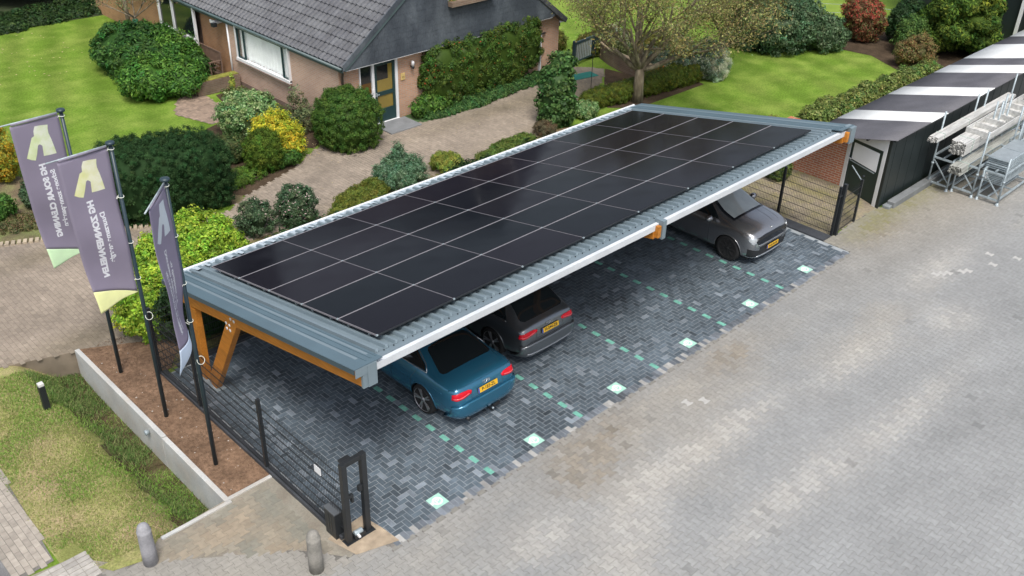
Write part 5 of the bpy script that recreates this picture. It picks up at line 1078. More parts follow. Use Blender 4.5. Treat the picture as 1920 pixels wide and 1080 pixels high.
bush('dark_shrub', 'dark green upright shrub between the red shrub and the thick grey post', 'shrub', (40.0, 7.0), [(0, 0, 0.85, 0.62, 0.62, 0.95), (0.2, -0.2, 1.35, 0.5, 0.5, 0.45)], P_box, 0.10, 0.5, 0.9, 0.17, amt=0.12)
bush('green_shrub', 'brighter green bushy shrub in front of the dark green upright one', 'shrub', (38.7, 5.95), [(0, 0, 0.65, 0.65, 0.65, 0.75), (0.2, 0.1, 1.1, 0.55, 0.55, 0.4)], [(0.06, 0.13, 0.03), (0.09, 0.18, 0.04), (0.13, 0.23, 0.05)], 0.10, 0.5, 0.9, 0.17, amt=0.12)
bush('russet_shrub', 'tawny brown shrub with yellow green tips at the far end of the pale hedge', 'shrub', (37.2, 4.9), [(0, 0, 0.65, 0.6, 0.6, 0.65), (-0.3, 0.4, 0.6, 0.4, 0.4, 0.5)], [(0.30, 0.19, 0.08), (0.22, 0.14, 0.06), (0.26, 0.24, 0.08), (0.14, 0.16, 0.05)], 0.09, 0.4, 0.7, 0.16, core=0.6, amt=0.2)
lob = []
for k in range(9):
    t_ = k/8; lob.append((-3.6+7.4*t_, 0.10*math.sin(k*2.1)-0.28*t_, 0.48+0.05*math.sin(k*1.7), 0.72, 0.52, 0.56+0.06*math.sin(k*3.1)))
bush('pale_hedge', 'long pale yellow green variegated hedge between the right lawn and the striped shed', 'hedge', (31.0, 3.75), lob, [(0.24, 0.30, 0.07), (0.32, 0.36, 0.12), (0.13, 0.20, 0.04), (0.09, 0.15, 0.03)], 0.09, 0.55, 1.0, 0.16, amt=0.12)
bush('small_shrub', 'small green shrub at the corner of the red brick wall behind the mesh fence', 'shrub', (23.7, 2.75), ell(0.42, 0.55), [(0.14, 0.18, 0.04), (0.08, 0.13, 0.03)], 0.07, 0.5, 0.8, 0.1)
t = thing('conifer_tree', 'big feathery green and golden conifer standing behind the striped shed roof', 'tree', (40.4, 4.7, 0))
lb = []
for k in range(26):
    z = 0.5+3.9*(k/26); rr = 1.55*(1-0.62*(k/26)**1.3); a = k*2.4; lb.append((0.55*rr*math.cos(a), 0.55*rr*math.sin(a), z, 0.62*rr, 0.62*rr, 0.42))
bush('crown', None, None, (0, 0), lb, [(0.07, 0.14, 0.025), (0.11, 0.19, 0.03), (0.17, 0.25, 0.035), (0.05, 0.10, 0.02)], 0.16, 0.35, 1.0, 0.26, parent=t, mat=M_leafm, droop=0.5, ground=False, accents=((0.32, 0.35, 0.04), 0.45, lambda P: (P[:, 2] > 2.3) & (P[:, 1]-P[:, 0] < -0.1)), core=0.75)
MB().tube([(0, 0, 0), (0, 0, 4)], 0.12, M_bark, 10).build('trunk', t)
bush('climbing_hedge', 'dense dark green clipped firethorn hedge covering the front wall of the house', 'hedge', (21.9, 13.95), [(-1.95, 0.0, 1.22, 1.0, 0.42, 1.13), (-0.6, 0.02, 1.25, 1.1, 0.40, 1.12), (0.8, 0.05, 1.30, 1.1, 0.36, 1.12), (1.9, 0.1, 1.50, 0.85, 0.32, 1.0)], [(0.055, 0.12, 0.018), (0.085, 0.16, 0.025), (0.13, 0.20, 0.03), (0.045, 0.09, 0.015)], 0.075, 0.5, 1.25, 0.17, e=3.0, amt=0.06, core=0.82, ground=True, accents=((0.35, 0.07, 0.02), 0.012, None))
bush('door_shrub', 'low bright green shrub to the right of the house door, under the wall lamp', 'shrub', (18.95, 13.75), [(0, 0, 0.32, 0.65, 0.32, 0.38), (0.4, -0.1, 0.25, 0.5, 0.35, 0.3)], [(0.09, 0.20, 0.03), (0.13, 0.26, 0.04), (0.05, 0.12, 0.02)], 0.12, 0.5, 0.9, 0.15)
o = bush('groundcover', 'low ivy ground cover along the driveway below the firethorn hedge', 'ground cover', (22.0, 13.62), [(-2.6, -0.18, 0.05, 0.8, 0.32, 0.2), (-1.3, -0.15, 0.06, 0.9, 0.4, 0.25), (0, -0.05, 0.06, 0.9, 0.36, 0.28), (1.3, 0.05, 0.06, 0.9, 0.34, 0.28), (2.6, 0.15, 0.06, 0.9, 0.3, 0.25), (3.5, 0.3, 0.06, 0.6, 0.3, 0.25)], [(0.04, 0.11, 0.03), (0.06, 0.15, 0.04), (0.10, 0.20, 0.05)], 0.07, 0.7, 0.9, 0.11, kind='stuff', core=0.8)
bush('box_flowers', 'yellow green plants filling the box of the upper gable window', 'plant', (21.0, 13.9, 3.62), [(-0.6, 0, 0.12, 0.35, 0.12, 0.16), (0.1, 0, 0.12, 0.4, 0.12, 0.16)], [(0.25, 0.30, 0.06), (0.13, 0.20, 0.04), (0.5, 0.3, 0.08)], 0.07, 0.4, 0.8, 0.08, ground=False, core=False)
bush('light_blocking_hedge', 'dense dark hedge added behind the back mesh fence to block light under the carport', 'hedge', (13.3, 6.75), [(-6.3, 0, 0.75, 1.4, 0.42, 0.85), (-3.8, 0.05, 0.8, 1.5, 0.45, 0.88), (-1.2, 0, 0.78, 1.5, 0.42, 0.86), (1.4, 0.04, 0.8, 1.5, 0.45, 0.88), (4.0, 0, 0.78, 1.5, 0.42, 0.86), (6.4, 0, 0.76, 1.3, 0.42, 0.85)], P_box, 0.10, 0.5, 0.9, 0.18, e=3, amt=0.08, core=0.9)  # added hedge, mostly hidden by the roof, keeps light out from behind
# rhododendron group by the side wall
bush('rhododendron', 'large rhododendron bush at the front of the group beside the left lawn', 'bush', (12.75, 21.7), [(0, 0, 0.6, 1.05, 1.15, 0.72), (0.9, -0.6, 0.55, 0.8, 0.8, 0.65)], P_rhod, 0.15, 0.38, 0.9, 0.24, group='rhododendrons beside the house', amt=0.08)
bush('rhododendron', 'darker rhododendron bush at the back left of the group, touching the far lawn', 'bush', (13.7, 24.9), [(0, 0, 0.75, 1.4, 1.4, 0.9), (-0.3, -1.5, 0.65, 1.1, 1.1, 0.8)], [(0.035, 0.10, 0.025), (0.05, 0.14, 0.03), (0.09, 0.21, 0.04)], 0.15, 0.38, 0.9, 0.24, group='rhododendrons beside the house', amt=0.08)
bush('rhododendron', 'rhododendron bush in the middle of the group below the white window panel', 'bush', (14.4, 23.3), [(0, 0, 0.7, 1.0, 1.1, 0.85), (0.0, 1.4, 0.7, 0.9, 0.9, 0.8)], P_rhod, 0.15, 0.38, 0.9, 0.24, group='rhododendrons beside the house', amt=0.08)
bush('rhododendron', 'small glossy rhododendron bush in front of the garden bench', 'bush', (14.7, 22.15), [(0, 0, 0.40, 0.62, 0.58, 0.48)], [(0.04, 0.11, 0.025), (0.06, 0.16, 0.03), (0.10, 0.22, 0.05)], 0.14, 0.42, 0.9, 0.2, group='rhododendrons beside the house', amt=0.08)
# left edge
bush('orange_shrub', 'yellow and orange leaved shrub cut by the left edge of the photo', 'shrub', (6.15, 17.9), [(0, 0, 0.9, 0.50, 0.50, 0.75), (-0.3, 0.3, 1.3, 0.5, 0.5, 0.55), (0.1, -0.2, 0.5, 0.4, 0.4, 0.4)], [(0.42, 0.34, 0.03), (0.50, 0.30, 0.02), (0.28, 0.30, 0.04)], 0.09, 0.45, 0.7, 0.16, core=0.6, amt=0.2)
bush('corner_bush', 'dark grey green small bush between the left flag and the photo edge', 'bush', (6.35, 15.6), ell(0.48, 0.80), P_rose, 0.08, 0.4, 0.9, 0.13, core=0.7, amt=0.15)
bush('edge_bush', 'bright green low bush at the very left edge of the photo above the driveway kerb', 'bush', (5.15, 15.35), ell(0.42, 0.75), P_mid, 0.08, 0.5, 0.9, 0.13, core=0.8, amt=0.12)
bush('dry_plants', 'dry brownish low plants in the bed above the brick kerb at the left', 'plant', (6.3, 14.4), [(0, 0, 0.08, 0.8, 0.4, 0.2), (-0.9, 0.3, 0.08, 0.5, 0.4, 0.16), (0.9, -0.4, 0.1, 0.5, 0.4, 0.2)], [(0.18, 0.17, 0.07), (0.22, 0.17, 0.09), (0.10, 0.13, 0.04)], 0.08, 0.3, 0.6, 0.12, core=False, amt=0.3)
bush('sapling', 'small orange brown sapling on the lawn just beyond the back edge of the solar roof', 'plant', (26.9, 5.0), [(0, 0, 0.25, 0.28, 0.24, 0.25)], [(0.42, 0.26, 0.10), (0.30, 0.25, 0.10)], 0.09, 0.35, 0.3, 0.12, core=False)

# trees: limbs by recursion, foliage in loose tufts
def tree(name, lab, loc, h0, r0, limbs, seed, pal, leaf, tufts, spread, up, levels=3, crown_kw=None, lean=(0, 0), group=None, seglen=1.0, cl=0.35, gapf=1.0):
    t = thing(name, lab, 'tree', (*loc, 0), 0, group); rd = random.Random(seed); b = MB(); tips = []
    def grow(p, d, r, L, lev):
        pts = [p]; rs = [r]; q = p.copy(); dd = d.copy(); n = 5
        for i in range(n):
            dd = (dd+Vector((rd.gauss(0, .13), rd.gauss(0, .13), rd.gauss(0, .08)+up*0.06))).normalized(); q = q+dd*L/n; pts.append(q.copy()); rs.append(r*(1-0.55*(i+1)/n))
            if lev >= 1 and rd.random() < 0.5*gapf: tips.append((q.copy(), lev))
        b.tube(pts, rs, M_bark, 8 if r > 0.05 else 5)
        tips.append((q.copy(), lev))
        if lev < levels:
            for k in range(rd.choice((2, 3, 3))):
                a = rd.uniform(0, 2*math.pi); s = spread*(0.7+0.5*rd.random()); ax = dd.cross(Vector((math.cos(a), math.sin(a), 0.3))).normalized()
                nd = (Quaternion(ax, s) @ dd).normalized(); i0 = rd.choice((2, 3, 4, 5)); grow(pts[i0], nd, rs[i0]*0.72, L*rd.uniform(0.6, 0.85), lev+1)
    top = Vector((lean[0], lean[1], h0)); b.tube([(0, 0, -0.1), (lean[0]*0.3, lean[1]*0.3, h0*0.5), top], [r0*1.15, r0*0.92, r0*0.85], M_bark, 14)
    for (az, el, L, rr) in limbs:
        d = Vector((math.cos(R(az))*math.cos(R(el)), math.sin(R(az))*math.cos(R(el)), math.sin(R(el)))); grow(top-Vector((0, 0, 0.08)), d, rr, L, 0)
    b.build('trunk', t)
    P = []; Cl = []
    k = 0
    for (q, lev) in tips:
        if lev < 1: continue
        m = int(tufts*(0.5+rd.random())); c = np.array(q)+rng.normal(size=(m, 3))*np.array((cl, cl, cl*0.7))*rd.uniform(0.6, 1.2); P.append(c); Cl += [k]*m; k += 1
    P = np.concatenate(P); Nn = rdir(len(P))+np.array((0, 0, 0.5)); Nn /= np.linalg.norm(Nn, axis=1)[:, None]
    V, F = leafquads(P, Nn, leaf, 0.45); C = colours(len(F), pal, np.array(Cl), k)
    fmesh('crown', V, F, C, M_leafm, t); return t
tree('spreading_tree', 'vase shaped tree with many bare limbs and thin olive foliage behind the carport', (25.5, 9.8), 1.25, 0.20,
     [(150, 58, 2.1, 0.11), (120, 42, 2.2, 0.10), (60, 62, 2.2, 0.11), (-20, 48, 2.4, 0.12), (-50, 30, 2.6, 0.11), (200, 60, 2.0, 0.09), (-80, 62, 2.2, 0.10), (100, 78, 2.2, 0.10), (10, 30, 2.3, 0.08)],
     11, P_olive, 0.068, 42, 0.62, 0.6, 3, cl=0.27)
tree('dark_tree', 'dense brownish green tree right of the vase shaped tree, at the photo top', (30.5, 9.8), 1.5, 0.14,
     [(-60, 60, 1.5, 0.09), (120, 55, 1.5, 0.09), (30, 50, 1.5, 0.08), (210, 50, 1.5, 0.08), (-20, 30, 1.6, 0.07)], 5, [(0.10, 0.10, 0.035), (0.13, 0.15, 0.05), (0.12, 0.085, 0.035), (0.08, 0.12, 0.05)], 0.08, 90, 0.6, 0.4, 2, cl=0.42)
t = tree('bare_sapling', 'thin bare young tree growing out of the rhododendrons in front of the white window panel', (14.0, 25.0), 1.9, 0.055,
     [(150, 25, 1.2, 0.03), (-60, 30, 1.3, 0.03), (60, 45, 1.2, 0.03), (220, 30, 1.2, 0.03), (0, 60, 1.2, 0.03)], 21, [(0.20, 0.22, 0.10), (0.28, 0.22, 0.12), (0.14, 0.18, 0.07)], 0.07, 14, 0.6, 0.3, 2, cl=0.2)
MB().tube([(0.0, 0.0, 1.55), (0, 0, 1.78)], 0.10, nmat('green_tie', (0.03, 0.16, 0.09), 0.8), 10).build('tree_tie', t)
tree('pale_trunk_tree', 'slim pale trunked tree standing at the left end of the house', (15.0, 28.0), 2.6, 0.09,
     [(180, 40, 1.3, 0.05), (-60, 45, 1.3, 0.05), (90, 50, 1.3, 0.05), (0, 70, 1.3, 0.05)], 8, [(0.16, 0.17, 0.07), (0.24, 0.17, 0.10), (0.11, 0.13, 0.05)], 0.07, 40, 0.6, 0.3, 2, cl=0.3)
# dark wood edge at the upper left, deep shade under it
P_wood = [(0.018, 0.038, 0.012), (0.028, 0.05, 0.016), (0.012, 0.028, 0.01)]
wl = [(8.0, 38.8), (11.2, 38.0), (14.2, 37.6), (17.4, 36.6), (9.8, 43.0), (14.5, 43.0), (19.2, 40.5), (5.0, 40.5), (4.5, 44), (20.5, 35.0)]
wn_ = ['leftmost dark conifer of the front row at the wood edge', 'second dark conifer from the left in the front row of the wood edge', 'third dark conifer from the left at the wood edge', 'fourth dark conifer of the front row at the wood edge, nearest the bare sapling',
       'dark conifer in the second row behind the leftmost ones', 'dark conifer in the second row behind the third one', 'dark conifer at the back right of the wood edge', 'dark conifer outside the left photo edge', 'rear dark conifer at the far left of the wood', 'dark conifer closest to the far end of the house']
wt = None
for k, (x, y) in enumerate(wl):
    if wt is None:
        wt = thing('wood_tree', wn_[k], 'tree', (x, y, 0), 0, 'dark conifers of the wood at the upper left')
        lb = []
        for q in range(16):
            z = 1.5+7.5*q/16; rr = 2.3*(1-0.6*q/16); a = q*2.4; lb.append((0.45*rr*math.cos(a), 0.45*rr*math.sin(a), z, 0.75*rr, 0.75*rr, 0.8))
        bush('crown', None, None, (0, 0), lb, P_wood, 0.26, 0.4, 0.7, 0.45, parent=wt, mat=M_leafm, droop=0.4, ground=False, core=0.85)
        MB().tube([(0, 0, 0), (0, 0, 8)], 0.2, M_bark, 10).build('trunk', wt)
    else: dup(wt, wn_[k], (x, y, 0), random.uniform(0, 6))
o = bush('wood_undergrowth', 'dark low ivy and ferns along the far edge of the left lawn under the wood', 'undergrowth', (12, 33.6), [(-7+1.7*k, 0.6+0.35*math.sin(k*1.3)-0.12*k+(0.0), 0.05, 1.3, 1.2, 0.35) for k in range(9)], [(0.03, 0.07, 0.02), (0.05, 0.10, 0.025), (0.02, 0.05, 0.015)], 0.14, 0.5, 0.8, 0.22, kind='stuff')

# loose leaves on the lawn and driveway, stones in the soil bed
b = MB(); Mdl = nmat('fallen_leaf', (0.42, 0.34, 0.18), 0.8, var=0.3, vscale=2)
def litter(n, fx, z, smin, smax):
    for _ in range(n):
        x, y = fx(); a = random.uniform(0, 6.3); s = random.uniform(smin, smax); z2 = z+random.uniform(0.002, 0.012)
        b.add([(x+s*math.cos(a), y+s*math.sin(a), z2), (x-s*0.5*math.sin(a), y+s*0.5*math.cos(a), z2+0.006), (x-s*math.cos(a), y-s*math.sin(a), z2), (x+s*0.5*math.sin(a), y-s*0.5*math.cos(a), z2+0.004)], [(0, 1, 2, 3)], Mdl)
litter(70, lambda: (random.gauss(24.9, 0.9), random.gauss(12.0, 0.6)), 0.02, 0.02, 0.05)
litter(90, lambda: (random.uniform(6, 22), random.uniform(10.2, 13)), 0.02, 0.012, 0.035)
litter(60, lambda: (random.uniform(9, 13), random.uniform(26, 32)), 0.01, 0.03, 0.06)
litter(50, lambda: (random.uniform(13.6, 14.6), random.uniform(13.2, 14.2)), 0.02, 0.02, 0.04)
litter(60, lambda: (random.uniform(21.8, 23.8), random.uniform(0.2, 3)), 0.02, 0.02, 0.05)
tag(b.build('fallen_leaves'), 'scattered fallen leaves on the driveway and the lawns', 'leaves', kind='stuff')
b = MB(); Mst = nmat('soil_stone', (0.42, 0.38, 0.33), 0.9, var=0.3)
for _ in range(60):
    x = random.uniform(4.2, 5.0); y = random.uniform(1.8, 7.4); s = abs(random.gauss(0, 0.007))+0.003; b.box(x-s, x+s, y-s*0.8, y+s*0.8, 0.025, 0.03+s*0.7, Mst, None)
tag(b.build('soil_pebbles'), 'small pale pebbles scattered over the brown soil bed', 'pebbles', kind='stuff')
# clods in the soil
n = 5000; x = rng.uniform(4.13, 5.04, n); y = rng.uniform(1.73, 7.9, n); P = np.stack([x, y, np.full(n, 0.034)], 1); Nn = rdir(n)*0.7+np.array((0, 0, 1)); Nn /= np.linalg.norm(Nn, axis=1)[:, None]
V, F = leafquads(P, Nn, 0.022, 0.8); C = colours(len(F), [(0.185, 0.12, 0.078), (0.165, 0.104, 0.068), (0.205, 0.136, 0.092)], var=0.08); o = fmesh('soil_crumbs', V, F, C, M_leafm); tag(o, 'loose brown soil crumbs covering the bed of the flagpoles', 'soil', kind='stuff')
# rough grass on the verge
def blades(n, fx, pal, hmin, hmax, w, zf):
    X = np.array([fx() for _ in range(n)]); Z = np.array([zf(a[0], a[1]) for a in X]); h = rng.uniform(hmin, hmax, n); a = rng.uniform(0, 6.283, n); ln = rng.uniform(0.3, 1.3, n)[:, None]*h[:, None]; b_ = rng.uniform(0, 6.283, n)
    base = np.stack([X[:, 0], X[:, 1], Z-0.005], 1); side = np.stack([np.cos(a), np.sin(a), np.zeros(n)], 1)*w/2; lean = np.stack([np.cos(b_), np.sin(b_), np.zeros(n)], 1)*ln
    mid = base+lean*0.4+np.array((0, 0, 1))*h[:, None]*0.6; tip = base+lean+np.array((0, 0, 1))*h[:, None]*0.8
    V = np.stack([base-side, base+side, mid+side*0.8, mid-side*0.8, tip], 1).reshape(-1, 3); o = np.arange(n)*5
    F = np.concatenate([np.stack([o, o+1, o+2, o+3], 1), np.stack([o+3, o+2, o+4, o+4], 1)])
    return V, F, X
def vp():
    while True:
        x = random.uniform(1.32, 4.0); y = random.uniform(1.65, 8.1)
        if x < 1.75+0.3*math.sin(y*2) and random.random() < 0.5: continue
        if y < 2.5 and x < 1.7: continue
        return x, y
Vv = []; Cc = []
for (n, pal, h0_, h1_, wf) in ((26000, [(0.22, 0.30, 0.07), (0.33, 0.35, 0.12), (0.42, 0.36, 0.19)], 0.02, 0.06, None),
                               (11000, [(0.14, 0.28, 0.04), (0.19, 0.34, 0.06), (0.24, 0.36, 0.08)], 0.03, 0.08, 'green'), (8000, [(0.10, 0.19, 0.05), (0.14, 0.23, 0.06), (0.22, 0.25, 0.10)], 0.05, 0.13, 'ditch')):
    def fx():
        while True:
            x, y = vp(); q = noise.noise(Vector((x*0.9, y*0.9, 2)))+random.gauss(0, 0.16)
            if wf == 'green' and q < 0.14: continue
            if wf == 'ditch' and (x < 2.95 or (noise.noise(Vector((x*1.5, y*1.1, 7)))+random.gauss(0, 0.2) < 0.12 and y < 6.6)): continue
            if wf is None and x > 3.15: continue
            return x, y
    V, F, X = blades(n, fx, pal, h0_, h1_, 0.011, vz); C1 = colours(n, pal); Vv.append((V, F, np.concatenate([C1, C1])))
off = 0; VV = []; FF = []; CC = []
for V, F, C1 in Vv: VV.append(V); FF.append(F+off); CC.append(C1); off += len(V)
VV = np.concatenate(VV); FF = np.concatenate(FF); CC = np.concatenate(CC)
me = bpy.data.meshes.new('rough_grass'); quads = FF[FF[:, 2] != FF[:, 3]]; cq = CC[FF[:, 2] != FF[:, 3]]; tris = FF[FF[:, 2] == FF[:, 3]][:, :3]; ct = CC[FF[:, 2] == FF[:, 3]]
me.vertices.add(len(VV)); me.vertices.foreach_set('co', VV.astype(np.float32).ravel()); me.loops.add(len(quads)*4+len(tris)*3)
me.loops.foreach_set('vertex_index', np.concatenate([quads.ravel(), tris.ravel()]).astype(np.int32)); me.polygons.add(len(quads)+len(tris))
me.polygons.foreach_set('loop_start', np.concatenate([np.arange(0, len(quads)*4, 4), len(quads)*4+np.arange(0, len(tris)*3, 3)]).astype(np.int32)); me.update(calc_edges=True)
at = me.attributes.new('col', 'FLOAT_COLOR', 'FACE'); c4 = np.ones((len(quads)+len(tris), 4), np.float32); c4[:, :3] = np.concatenate([cq, ct]); at.data.foreach_set('color', c4.ravel()); me.materials.append(M_leafm)
o = bpy.data.objects.new('rough_grass', me); COL.objects.link(o); tag(o, 'rough green and straw coloured grass on the verge and in the ditch', 'grass', kind='stuff')
# ------------------------------------------------------------------ cars
import bmesh
def carpaint(name, c, metal=0.35, rough=0.32):
    return nmat(name, c, rough, metal=metal, var=0.04, vscale=1.0, coat=0.8, spec=0.5)
M_blue = carpaint('paint_blue', (0.028, 0.155, 0.26), 0.5, 0.26); M_grey = carpaint('paint_grey', (0.17, 0.185, 0.20), 0.8, 0.28); M_silv = carpaint('paint_silver_grey', (0.33, 0.335, 0.35), 0.85, 0.26)
M_tyre = nmat('tyre_rubber', (0.014, 0.014, 0.015), 0.85, var=0.1); M_rim = nmat('alloy_rim', (0.50, 0.50, 0.52), 0.3, metal=0.8, var=0); M_rimd = nmat('dark_rim', (0.05, 0.05, 0.052), 0.35, metal=0.6, var=0)
M_chrome = nmat('chrome', (0.62, 0.64, 0.66), 0.18, metal=0.9, var=0); M_red = nmat('tail_light_red', (0.62, 0.006, 0.02), 0.2, var=0.12, vscale=12, coat=0.25, spec=0.3); M_redl = nmat('tail_light_strip', (0.66, 0.16, 0.18), 0.2, var=0, coat=0.2)
M_head = nmat('headlight', (0.50, 0.54, 0.58), 0.15, metal=0.4, var=0.25, vscale=14, coat=1.0); M_plast = nmat('black_plastic', (0.016, 0.017, 0.019), 0.5, var=0.1); M_gloss = nmat('gloss_black', (0.01, 0.012, 0.016), 0.12, var=0)
M_plt = nmat('plate_yellow', (0.74, 0.43, 0.02), 0.45, var=0.03); M_pltb = nmat('plate_blue', (0.03, 0.08, 0.35), 0.4, var=0); M_ink = nmat('plate_ink', (0.02, 0.02, 0.02), 0.5, var=0)
def deck(s, w, zb, zd, cr=0.02): return (s, [(0, zb), (.7*w, zb), (.96*w, zb+.06), (w, zb+(zd-zb)*.48), (.985*w, zd-.15), (.93*w, zd-.045), (.80*w, zd), (.45*w, zd+cr*.7), (0, zd+cr)])
def cab(s, w, zb, zbelt, wr, zr): return (s, [(0, zb), (.7*w, zb), (.96*w, zb+.06), (w, .56), (.985*w, zbelt-.11), (.93*w, zbelt), (wr, zr-.055), (.78*wr, zr-.005), (0, zr+.015)])
def loft(sts, name, ws=1.0):
    sts = [(s, [(x*ws, z) for x, z in pr]) for s, pr in sts]
    bm = bmesh.new(); rings = []
    for s, pr in sts:
        pts = [(x, z) for x, z in pr]+[(-x, z) for x, z in pr[-2:0:-1]]; rings.append([bm.verts.new((x, s, z)) for x, z in pts])
    n = len(rings[0])
    for a, c in zip(rings, rings[1:]):
        for i in range(n): bm.faces.new((a[i], a[(i+1) % n], c[(i+1) % n], c[i]))
    for rg in (rings[0], rings[-1]):
        # cap with quads across the half profiles
        for i in range(0, 8):
            a, b_, c, d = rg[i], rg[i+1], rg[(16-(i+1)) % 16], rg[(16-i) % 16]
            vs = []
            for v in (a, b_, c, d):
                if v not in vs: vs.append(v)
            if len(vs) >= 3: bm.faces.new(vs)
    bmesh.ops.recalc_face_normals(bm, faces=bm.faces); me = bpy.data.meshes.new(name); bm.to_mesh(me); bm.free()
    o = bpy.data.objects.new(name+'_cage', me); COL.objects.link(o); md = o.modifiers.new('s', 'SUBSURF'); md.levels = 3; md.render_levels = 3; bpy.context.view_layer.update()
    m2 = bpy.data.meshes.new_from_object(o.evaluated_get(bpy.context.evaluated_depsgraph_get())); bpy.data.objects.remove(o); return m2
def bvh_of(me):
    return BVHTree.FromPolygons([v.co.copy() for v in me.vertices], [tuple(p.vertices) for p in me.polygons])
def decal(bvh, outl, d, off, mat, name, parent, step=0.05, thick=0.0, inner=True):
    """patch whose outline (3D points) is projected along d on to the body"""
    d = Vector(d).normalized(); U = d.cross(Vector((0, 0, 1)))
    if U.length < 0.1: U = Vector((1, 0, 0))
    U.normalize(); Vv_ = U.cross(d); pl = [Vector(p) for p in outl]; o0 = pl[0]
    q = [((p-o0).dot(U), (p-o0).dot(Vv_)) for p in pl]; ring = []
    for a, c in zip(q, q[1:]+q[:1]):
        L = math.hypot(c[0]-a[0], c[1]-a[1]); k = max(1, int(L/step)); ring += [(a[0]+(c[0]-a[0])*t/k, a[1]+(c[1]-a[1])*t/k) for t in range(k)]
    xs = [p[0] for p in ring]; ysq = [p[1] for p in ring]; pts = []
    x = min(xs)+step/2
    while x < max(xs):
        y = min(ysq)+step/2
        while y < max(ysq):
            if inpoly(x, y, ring) and min((x-r_[0])**2+(y-r_[1])**2 for r_ in ring) > (step*0.4)**2: pts.append((x, y))
            y += step
        x += step
    n = len(ring); r_ = delaunay_2d_cdt([Vector(p) for p in ring+pts], [(i, (i+1) % n) for i in range(n)], [], 1, 1e-6)
    vs = []
    for p in r_[0]:
        w_ = o0+U*p[0]+Vv_*p[1]; h = bvh.ray_cast(w_-d*3, d)
        if h[0] is None: h = bvh.find_nearest(w_)
        nn_ = h[1] if h[1].dot(d) < 0 else -h[1]; vs.append(h[0]+nn_*off)
    b = MB(); b.add(vs, [tuple(f) for f in r_[2]], mat, True); o = b.build(name, parent)
    if thick: md = o.modifiers.new('t', 'SOLIDIFY'); md.thickness = thick; md.offset = -1
    return o
def pline(bvh, pts, d, r, mat, mb, off=0.0, step=0.06):
    d = Vector(d).normalized(); out = []
    for a, c in zip(pts, pts[1:]):
        a = Vector(a); c = Vector(c); k = max(1, int((c-a).length/step))
        for t in range(k+(1 if c == Vector(pts[-1]) else 0)):
            w_ = a+(c-a)*t/k; h = bvh.ray_cast(w_-d*3, d)
            if h[0] is not None: out.append(h[0]-d*off)
    if len(out) > 1: mb.tube(out, r, mat, 6)
def wheel(parent, x, y, side, rim, r=0.335, spokes=5, dbl=True):
    w_ = bpy.data.objects.new('wheel', None); COL.objects.link(w_); w_.parent = parent; w_.location = (x, y, r); w_.empty_display_size = 0.2
    MB().lathe((0, 0, 0), [(0.20, -0.10), (0.27, -0.115), (r-0.03, -0.11), (r-0.005, -0.085), (r, -0.05), (r, 0.05), (r-0.005, 0.085), (r-0.03, 0.11), (0.27, 0.115), (0.20, 0.10)], M_tyre, 40, axis='X').build('tyre', w_)
    b = MB(); f = side*0.098
    def annulus(r0, r1, xa, xb, mat):
        n = 36; vs = [(xx, rr*math.cos(2*math.pi*k/n), rr*math.sin(2*math.pi*k/n)) for (rr, xx) in ((r0, xa), (r1, xb)) for k in range(n)]
        b.add(vs, [(k, (k+1) % n, (k+1) % n+n, k+n) for k in range(n)], mat, True)
    annulus(0.262, 0.245, side*0.118, side*0.10, rim); annulus(0.245, 0.225, side*0.10, side*0.02, rim); annulus(0.225, 0.0, side*0.01, side*0.01, M_plast)
    for k in range(spokes):
        for dd in ((-0.13, 0.13) if dbl else (0,)):
            a = 2*math.pi*k/spokes+dd; a0 = 2*math.pi*k/spokes+dd*0.35
            b.bar((f*0.92, 0.05*math.cos(a0), 0.05*math.sin(a0)), (f*1.05, 0.248*math.cos(a), 0.248*math.sin(a)), 0.032, 0.03, rim, up=(1, 0, 0))
    b.lathe((f*0.9 if side > 0 else f*0.9-0.02, 0, 0), [(0.06, 0), (0.06, 0.012), (0.03, 0.02)], rim, 18, axis='X'); b.build('rim', w_)
    return w_
def plate(parent, c, text, rot, tilt=0.0):
    p = bpy.data.objects.new('number_plate', None)
    b = MB().box(-.262, .262, -.006, 0, -.058, .058, M_plast).box(-.26, .26, -.010, -.006, -.056, .056, M_plt).box(-.26, -.222, -.0115, -.010, -.056, .056, M_pltb)
    o = b.build('number_plate', parent); o.location = c; o.rotation_euler = (tilt, 0, rot)
    M = Matrix(((1, 0, 0, 0.018), (0, 0, -1, -0.0115), (0, 1, 0, -0.002), (0, 0, 0, 1))); text_mesh('characters', text, 0.098, M_ink, M, o, 0.0006, 'CENTER', bold=0.002, sx=0.96); return o
def vol0(m_): return sum((m_.vertices[p.vertices[0]].co.dot(p.normal))*p.area for p in m_.polygons)/3
